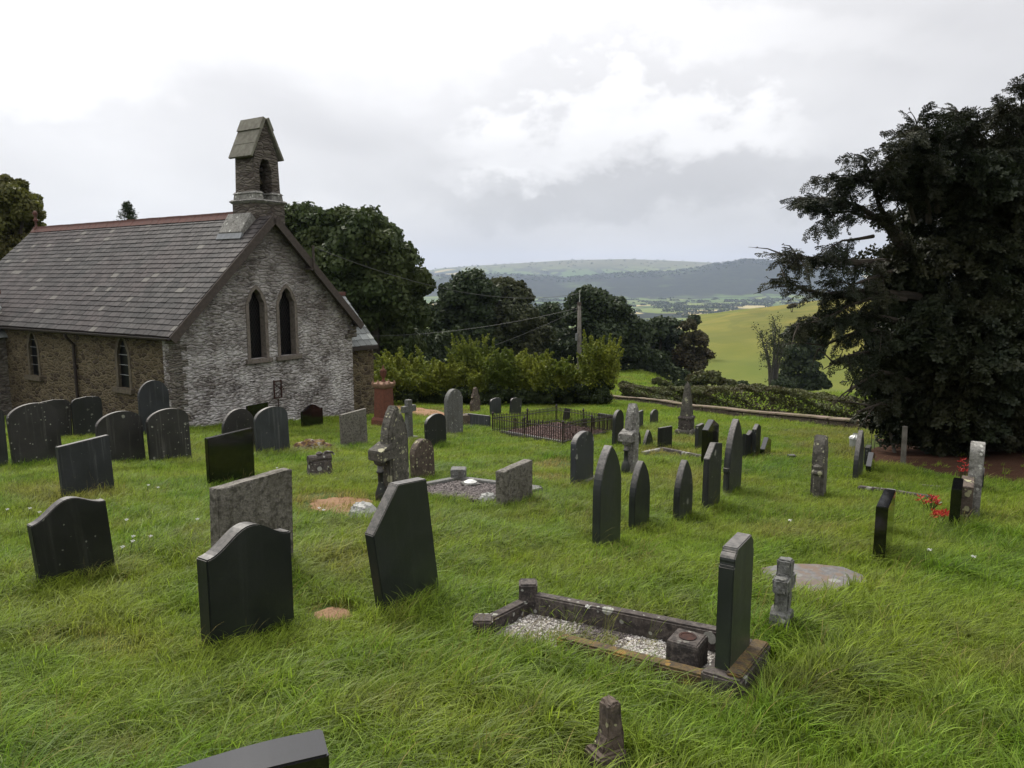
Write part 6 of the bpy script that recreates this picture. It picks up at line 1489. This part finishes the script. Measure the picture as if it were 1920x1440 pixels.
# meadow flowers: white yarrow heads and small dry flower stalks
def wildflower(name, px, py, h, mat, label, grp, r=.019):
    p = G(px, py); o = empty(name, p); tag(o, label, 'wildflower', grp); mb = MB(); mb.tube([(0, 0, 0), (.02, 0, h * .6), (.05, -.01, h)], .0022, 5); mb.build('stem', M['leaf_ivy'], o)
    mb = MB()
    for k in range(16):
        a = k * 2.4; q = r * math.sqrt(k / 16); c_ = Vector((.05 + q * math.cos(a), -.01 + q * math.sin(a), h + .006 * math.cos(k))); s_ = r * .26
        mb.add([c_ + Vector((s_ * math.cos(t), s_ * math.sin(t), 0)) for t in np.linspace(0, 6.28, 7)[:-1]] + [c_ + Vector((0, 0, s_ * .7))], [(j, (j + 1) % 6, 6) for j in range(6)])
    mb.build('flower_head', M[mat], o); return o
for px, py in ((274, 912), (292, 917), (10, 962), (52, 960), (70, 968), (232, 984), (244, 1018), (276, 1018), (243, 1028), (224, 1040), (592, 960), (600, 964), (364, 983), (515, 876), (1087, 1165), (1470, 985), (1810, 1060), (1728, 1046)):
    wildflower('yarrow', px, py + 22, .19, 'white', 'small white flat-topped meadow flower standing in the long grass', 'white meadow flowers')
church_poly = [Lw(-.05, -.05, 0), Lw(W + 3, -.05, 0), Lw(W + 3, 20, 0), Lw(-.05, 20, 0)]
# brown patches (px centre, rx, ry) in the photograph
BP = [((620, 945), 75, 22, 1), ((620, 1150), 42, 16, 1), ((1140, 1060), 40, 8, .8), ((1215, 1058), 22, 6, .8), ((820, 775), 70, 8, 1), ((1040, 872), 45, 10, .9), ((1030, 898), 50, 9, .8), ((1560, 838), 75, 8, .4), ((1470, 855), 60, 6, .55), ((560, 840), 60, 10, .35),
      ((500, 1000), 5, 5, 0), ((120, 930), 110, 26, .5), ((660, 1060), 90, 26, .4), ((1290, 905), 40, 30, .35), ((180, 1220), 130, 30, .35), ((1480, 1000), 100, 20, .3), ((1680, 850), 110, 22, .75), ((1120, 985), 60, 25, .3), ((1250, 850), 60, 9, .7), ((1560, 815), 90, 12, .5), ((1280, 830), 90, 6, .6),((1400, 1330), 140, 12, .25)]
def dryness(P):
    z = gz(P[:, 0], P[:, 1]); f = P[:, 1] * cp - (z - EYE) * sp; u = P[:, 1] * sp + (z - EYE) * cp
    px_ = 960 + FPX * P[:, 0] / f; py_ = 720 - FPX * u / f; d = np.zeros(len(P))
    for (c, rx, ry, s) in BP:
        q = ((px_ - c[0]) / rx) ** 2 + ((py_ - c[1]) / ry) ** 2; d = np.maximum(d, s * np.clip(1.35 - q, 0, 1) ** .7)
    return d
pth = [G(680, 752), G(770, 760), G(830, 770), G(872, 787), G(868, 800), G(830, 786), G(770, 775), G(690, 762)]
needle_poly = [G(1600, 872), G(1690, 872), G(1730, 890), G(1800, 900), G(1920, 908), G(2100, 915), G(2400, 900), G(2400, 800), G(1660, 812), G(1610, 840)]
def patch_sheet(name, poly, mat, lift=.012):
    """a thin irregular patch that follows the ground"""
    c = sum((Vector(q) for q in poly), Vector()) / len(poly); bm = bmesh.new(); rings = 7; N = 64; per = []
    cum = [0]
    for i in range(len(poly)): cum.append(cum[-1] + (Vector(poly[(i + 1) % len(poly)]) - Vector(poly[i])).length)
    for k in range(N):
        s = cum[-1] * k / N; i = max(j for j in range(len(poly)) if cum[j] <= s + 1e-9); t = (s - cum[i]) / max(cum[i + 1] - cum[i], 1e-6); per.append(Vector(poly[i]).lerp(Vector(poly[(i + 1) % len(poly)]), t))
    vs = []
    for r_ in range(rings + 1):
        for k in range(N):
            q = c.lerp(per[k], r_ / rings * (1 + .06 * math.sin(k * 1.7) * (r_ / rings))); z = gh(q.x, q.y) + lift * (1 if r_ < rings else -1.5); vs.append((q.x, q.y, z))
    fs = [(r_ * N + k, r_ * N + (k + 1) % N, (r_ + 1) * N + (k + 1) % N, (r_ + 1) * N + k) for r_ in range(rings) for k in range(N)]
    me = bpy.data.meshes.new(name); me.from_pydata(vs, [], fs); me.update(); o = link_mesh(name, me, mat, None, True); o['kind'] = 'structure'; return o
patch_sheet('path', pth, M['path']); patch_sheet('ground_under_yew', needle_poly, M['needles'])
patch_sheet('bare_ground', [G(575, 938), G(640, 930), G(700, 935), G(715, 960), G(690, 985), G(640, 965), G(580, 955)], M['path'], .01)
patch_sheet('bare_ground', [G(585, 1150), G(620, 1138), G(655, 1143), G(665, 1158), G(620, 1166), G(590, 1162)], M['path'], .01)
PS, RO, SC, PK, TI, DR = [], [], [], [], [], []
def fill(d0, d1, dens, kinds, smin, smax, margin=.18):
    a0 = .686 + margin; area = a0 * (d1 * d1 - d0 * d0); n = int(area * dens)
    y = np.sqrt(d0 * d0 + (d1 * d1 - d0 * d0) * rng.random(n)); x = (rng.random(n) * 2 - 1) * a0 * y; P = np.stack([x, y], 1)
    keep = ~inpoly(P, church_poly)
    for e in EXC: keep &= ~inpoly(P, e)
    dn = inpoly(P, needle_poly); keep &= ~dn | (rng.random(n) < .012)
    pp = inpoly(P, pth); keep &= ~pp | (rng.random(n) < .12)
    dry = dryness(P); keep &= rng.random(n) > dry * .85
    P, dry = P[keep], dry[keep]; n = len(P)
    f1 = sfield(P, 1.1, .3); f2 = sfield(P, .45, 1.9); lush = np.clip(.5 + .5 * f1 + .35 * f2, 0, 1)
    near = np.zeros(n)
    for (fx, fy, fr, fyaw) in FOOT:
        near = np.maximum(near, np.exp(-(((P[:, 0] - fx) ** 2 + (P[:, 1] - fy) ** 2) / (fr * 1.1) ** 2) ** 2))
    k0 = np.array(kinds)[(rng.random(n) * len(kinds)).astype(int)]
    if kinds[0] < 12:
        r_ = rng.random(n)
        k0 = np.where(r_ < np.clip(lush * .9 + near * .2, 0, .9), 4 + (rng.random(n) * 4).astype(int), (rng.random(n) * 4).astype(int))
        k0 = np.where((dry > .3) & (rng.random(n) < .7), 8 + (rng.random(n) * 2).astype(int), k0); k0 = np.where(rng.random(n) < .018 * (1 + dry * 2), 10 + (rng.random(n) * 2).astype(int), k0)
    f3 = sfield(P, .16, 3.3); s = (smin + (smax - smin) * rng.random(n)) * (.60 + .55 * lush) * (1 + .38 * f3) * (1 + .12 * near)
    PS.append(np.stack([P[:, 0], P[:, 1], gz(P[:, 0], P[:, 1])], 1)); az = (rng.random(n) - .5) * 1.9 + 1.2 * sfield(P, 2.1, 4.)
    RO.append(np.stack([np.zeros(n), np.zeros(n), az], 1)); SC.append(s); PK.append(k0)
    TI.append(np.clip(.5 - .6 * f1 + .3 * rng.normal(size=n), 0, 1)); dd = dry * .8 + .10 * rng.random(n) + np.where((k0 == 10) | (k0 == 11), .8, 0) + .35 * np.clip(sfield(P, 2.6, 7.) - .25, 0, 1); DR.append(np.clip(dd, 0, 1))
fill(1.6, 4.5, 620, [0], .75, 1.15); fill(4.5, 8, 380, [0], .68, 1.1); fill(8, 14, 240, [0], .58, .98); fill(14, 24, 90, [0], .65, 1.05)
fill(9, 24, 26, [12, 13, 14], 1.0, 1.5); fill(24, 48, 20, [12, 13, 14], 1.2, 2.0); fill(46, 90, 3.2, [12, 13, 14], 2.2, 4.0)
m = 150; ab = np.stack([.25 + .95 * rng.random(m), .10 + (wid - .12) * rng.random(m) ** .7], 1); Q = np.array([tuple(gp(x, y)) for x, y in ab])
PS.append(Q + np.array([[0, 0, .01]])); RO.append(np.stack([np.zeros(m), np.zeros(m), rng.random(m) * 2 - 1], 1)); SC.append(.45 + .45 * rng.random(m)); PK.append(np.where(rng.random(m) < .12, 10, 8 + (rng.random(m) * 2).astype(int))); TI.append(rng.random(m)); DR.append(rng.random(m) * .9)
PS, RO, SC, PK, TI, DR = map(np.concatenate, (PS, RO, SC, PK, TI, DR)); print('tufts', len(PS))
g = scatter('grass', proto, PS, RO, SC, PK, {'tint': TI, 'dry': DR}, M['grass']); g['kind'] = 'stuff'; tag(g, 'long wind-bent meadow grass growing over the churchyard', 'grass')

# ---------------------------------------------------------------- the valley air
hz = bpy.data.materials.new('valley_haze'); hz.use_nodes = True; ht = hz.node_tree; ht.nodes.clear(); ho = newnode(ht, 'ShaderNodeOutputMaterial')
pv = newnode(ht, 'ShaderNodeVolumePrincipled'); pv.inputs['Color'].default_value = (.60, .70, .95, 1); pv.inputs['Density'].default_value = 7.5e-5; pv.inputs['Anisotropy'].default_value = .2
ht.links.new(pv.outputs[0], ho.inputs['Volume'])
mb = MB(); mb.box(-9950, 9950, -9950, 9950, -120, 330); h = mb.build('haze', hz); h['kind'] = 'stuff'; tag(h, 'pale blue haze filling the valley air', 'haze')

# farm sheds and tree clumps on the valley floor
for i, (px, py, w_, h_, dd, mt, lb) in enumerate(((1322, 606, 30, 6, 1500, 'white', 'long pale-roofed farm shed far down the valley'), (1355, 607, 26, 9, 1420, 'iron', 'dark barn with a pale roof far down the valley'), (1390, 604, 18, 4, 1600, 'white', 'small pale shed right of the dark far barn'))):
    p = at(px, py, dd); p.z = gh(p.x, p.y); s = dd / FPX; W2, H2 = w_ * s / 2, max(5, h_ * s * .6); b_ = tag(empty('farm_shed', p, .1), lb, 'farm building', 'farm buildings in the valley')
    mb = MB(); mb.box(-W2, W2, -9, 9, -1, H2); mb.build('wall', M[mt], b_)
    mb = MB(); mb.add([(-W2 - 1, -10, H2), (W2 + 1, -10, H2), (W2 + 1, 0, H2 + 4.5), (-W2 - 1, 0, H2 + 4.5), (W2 + 1, 10, H2), (-W2 - 1, 10, H2)], [(0, 1, 2, 3), (3, 2, 4, 5), (0, 5, 4, 1), (0, 3, 5), (1, 4, 2)]); mb.build('roof', M['white'], b_)
P, N = [], []
def clump(x, y, r, n):
    U = unit(n); U[:, 2] = np.abs(U[:, 2]); z = gz(x, y); P.append(np.array([[x, y, float(z)]]) + U * r * np.array([1, 1, .8]) * (.8 + .3 * rng.random((n, 1)))); N.append(U)
for _ in range(420):
    y = random.uniform(1150, 3600); x = random.uniform(-.1, .55) * y; r = random.uniform(6, 13)
    for k in range(random.choice((1, 1, 2, 4, 7))): clump(x + k * r * 1.3, y + random.uniform(-8, 8), r * random.uniform(.7, 1.1), 26)
for _ in range(160):
    y = random.uniform(5900, 6750); clump(random.uniform(-.12, .45) * y, y, random.uniform(8, 16), 14)
for _ in range(700):
    y = random.uniform(4250, 4640); clump(random.uniform(-.1, .5) * y, y, random.uniform(7, 12), 14)
P = np.concatenate(P); N = np.concatenate(N); o = leaf_mesh('valley_woodland', leaf_cloud(P, N, 7.5), M['leaf_dark'], None); o['kind'] = 'stuff'; tag(o, 'scattered woodland and hedgerow trees across the far valley', 'woodland')
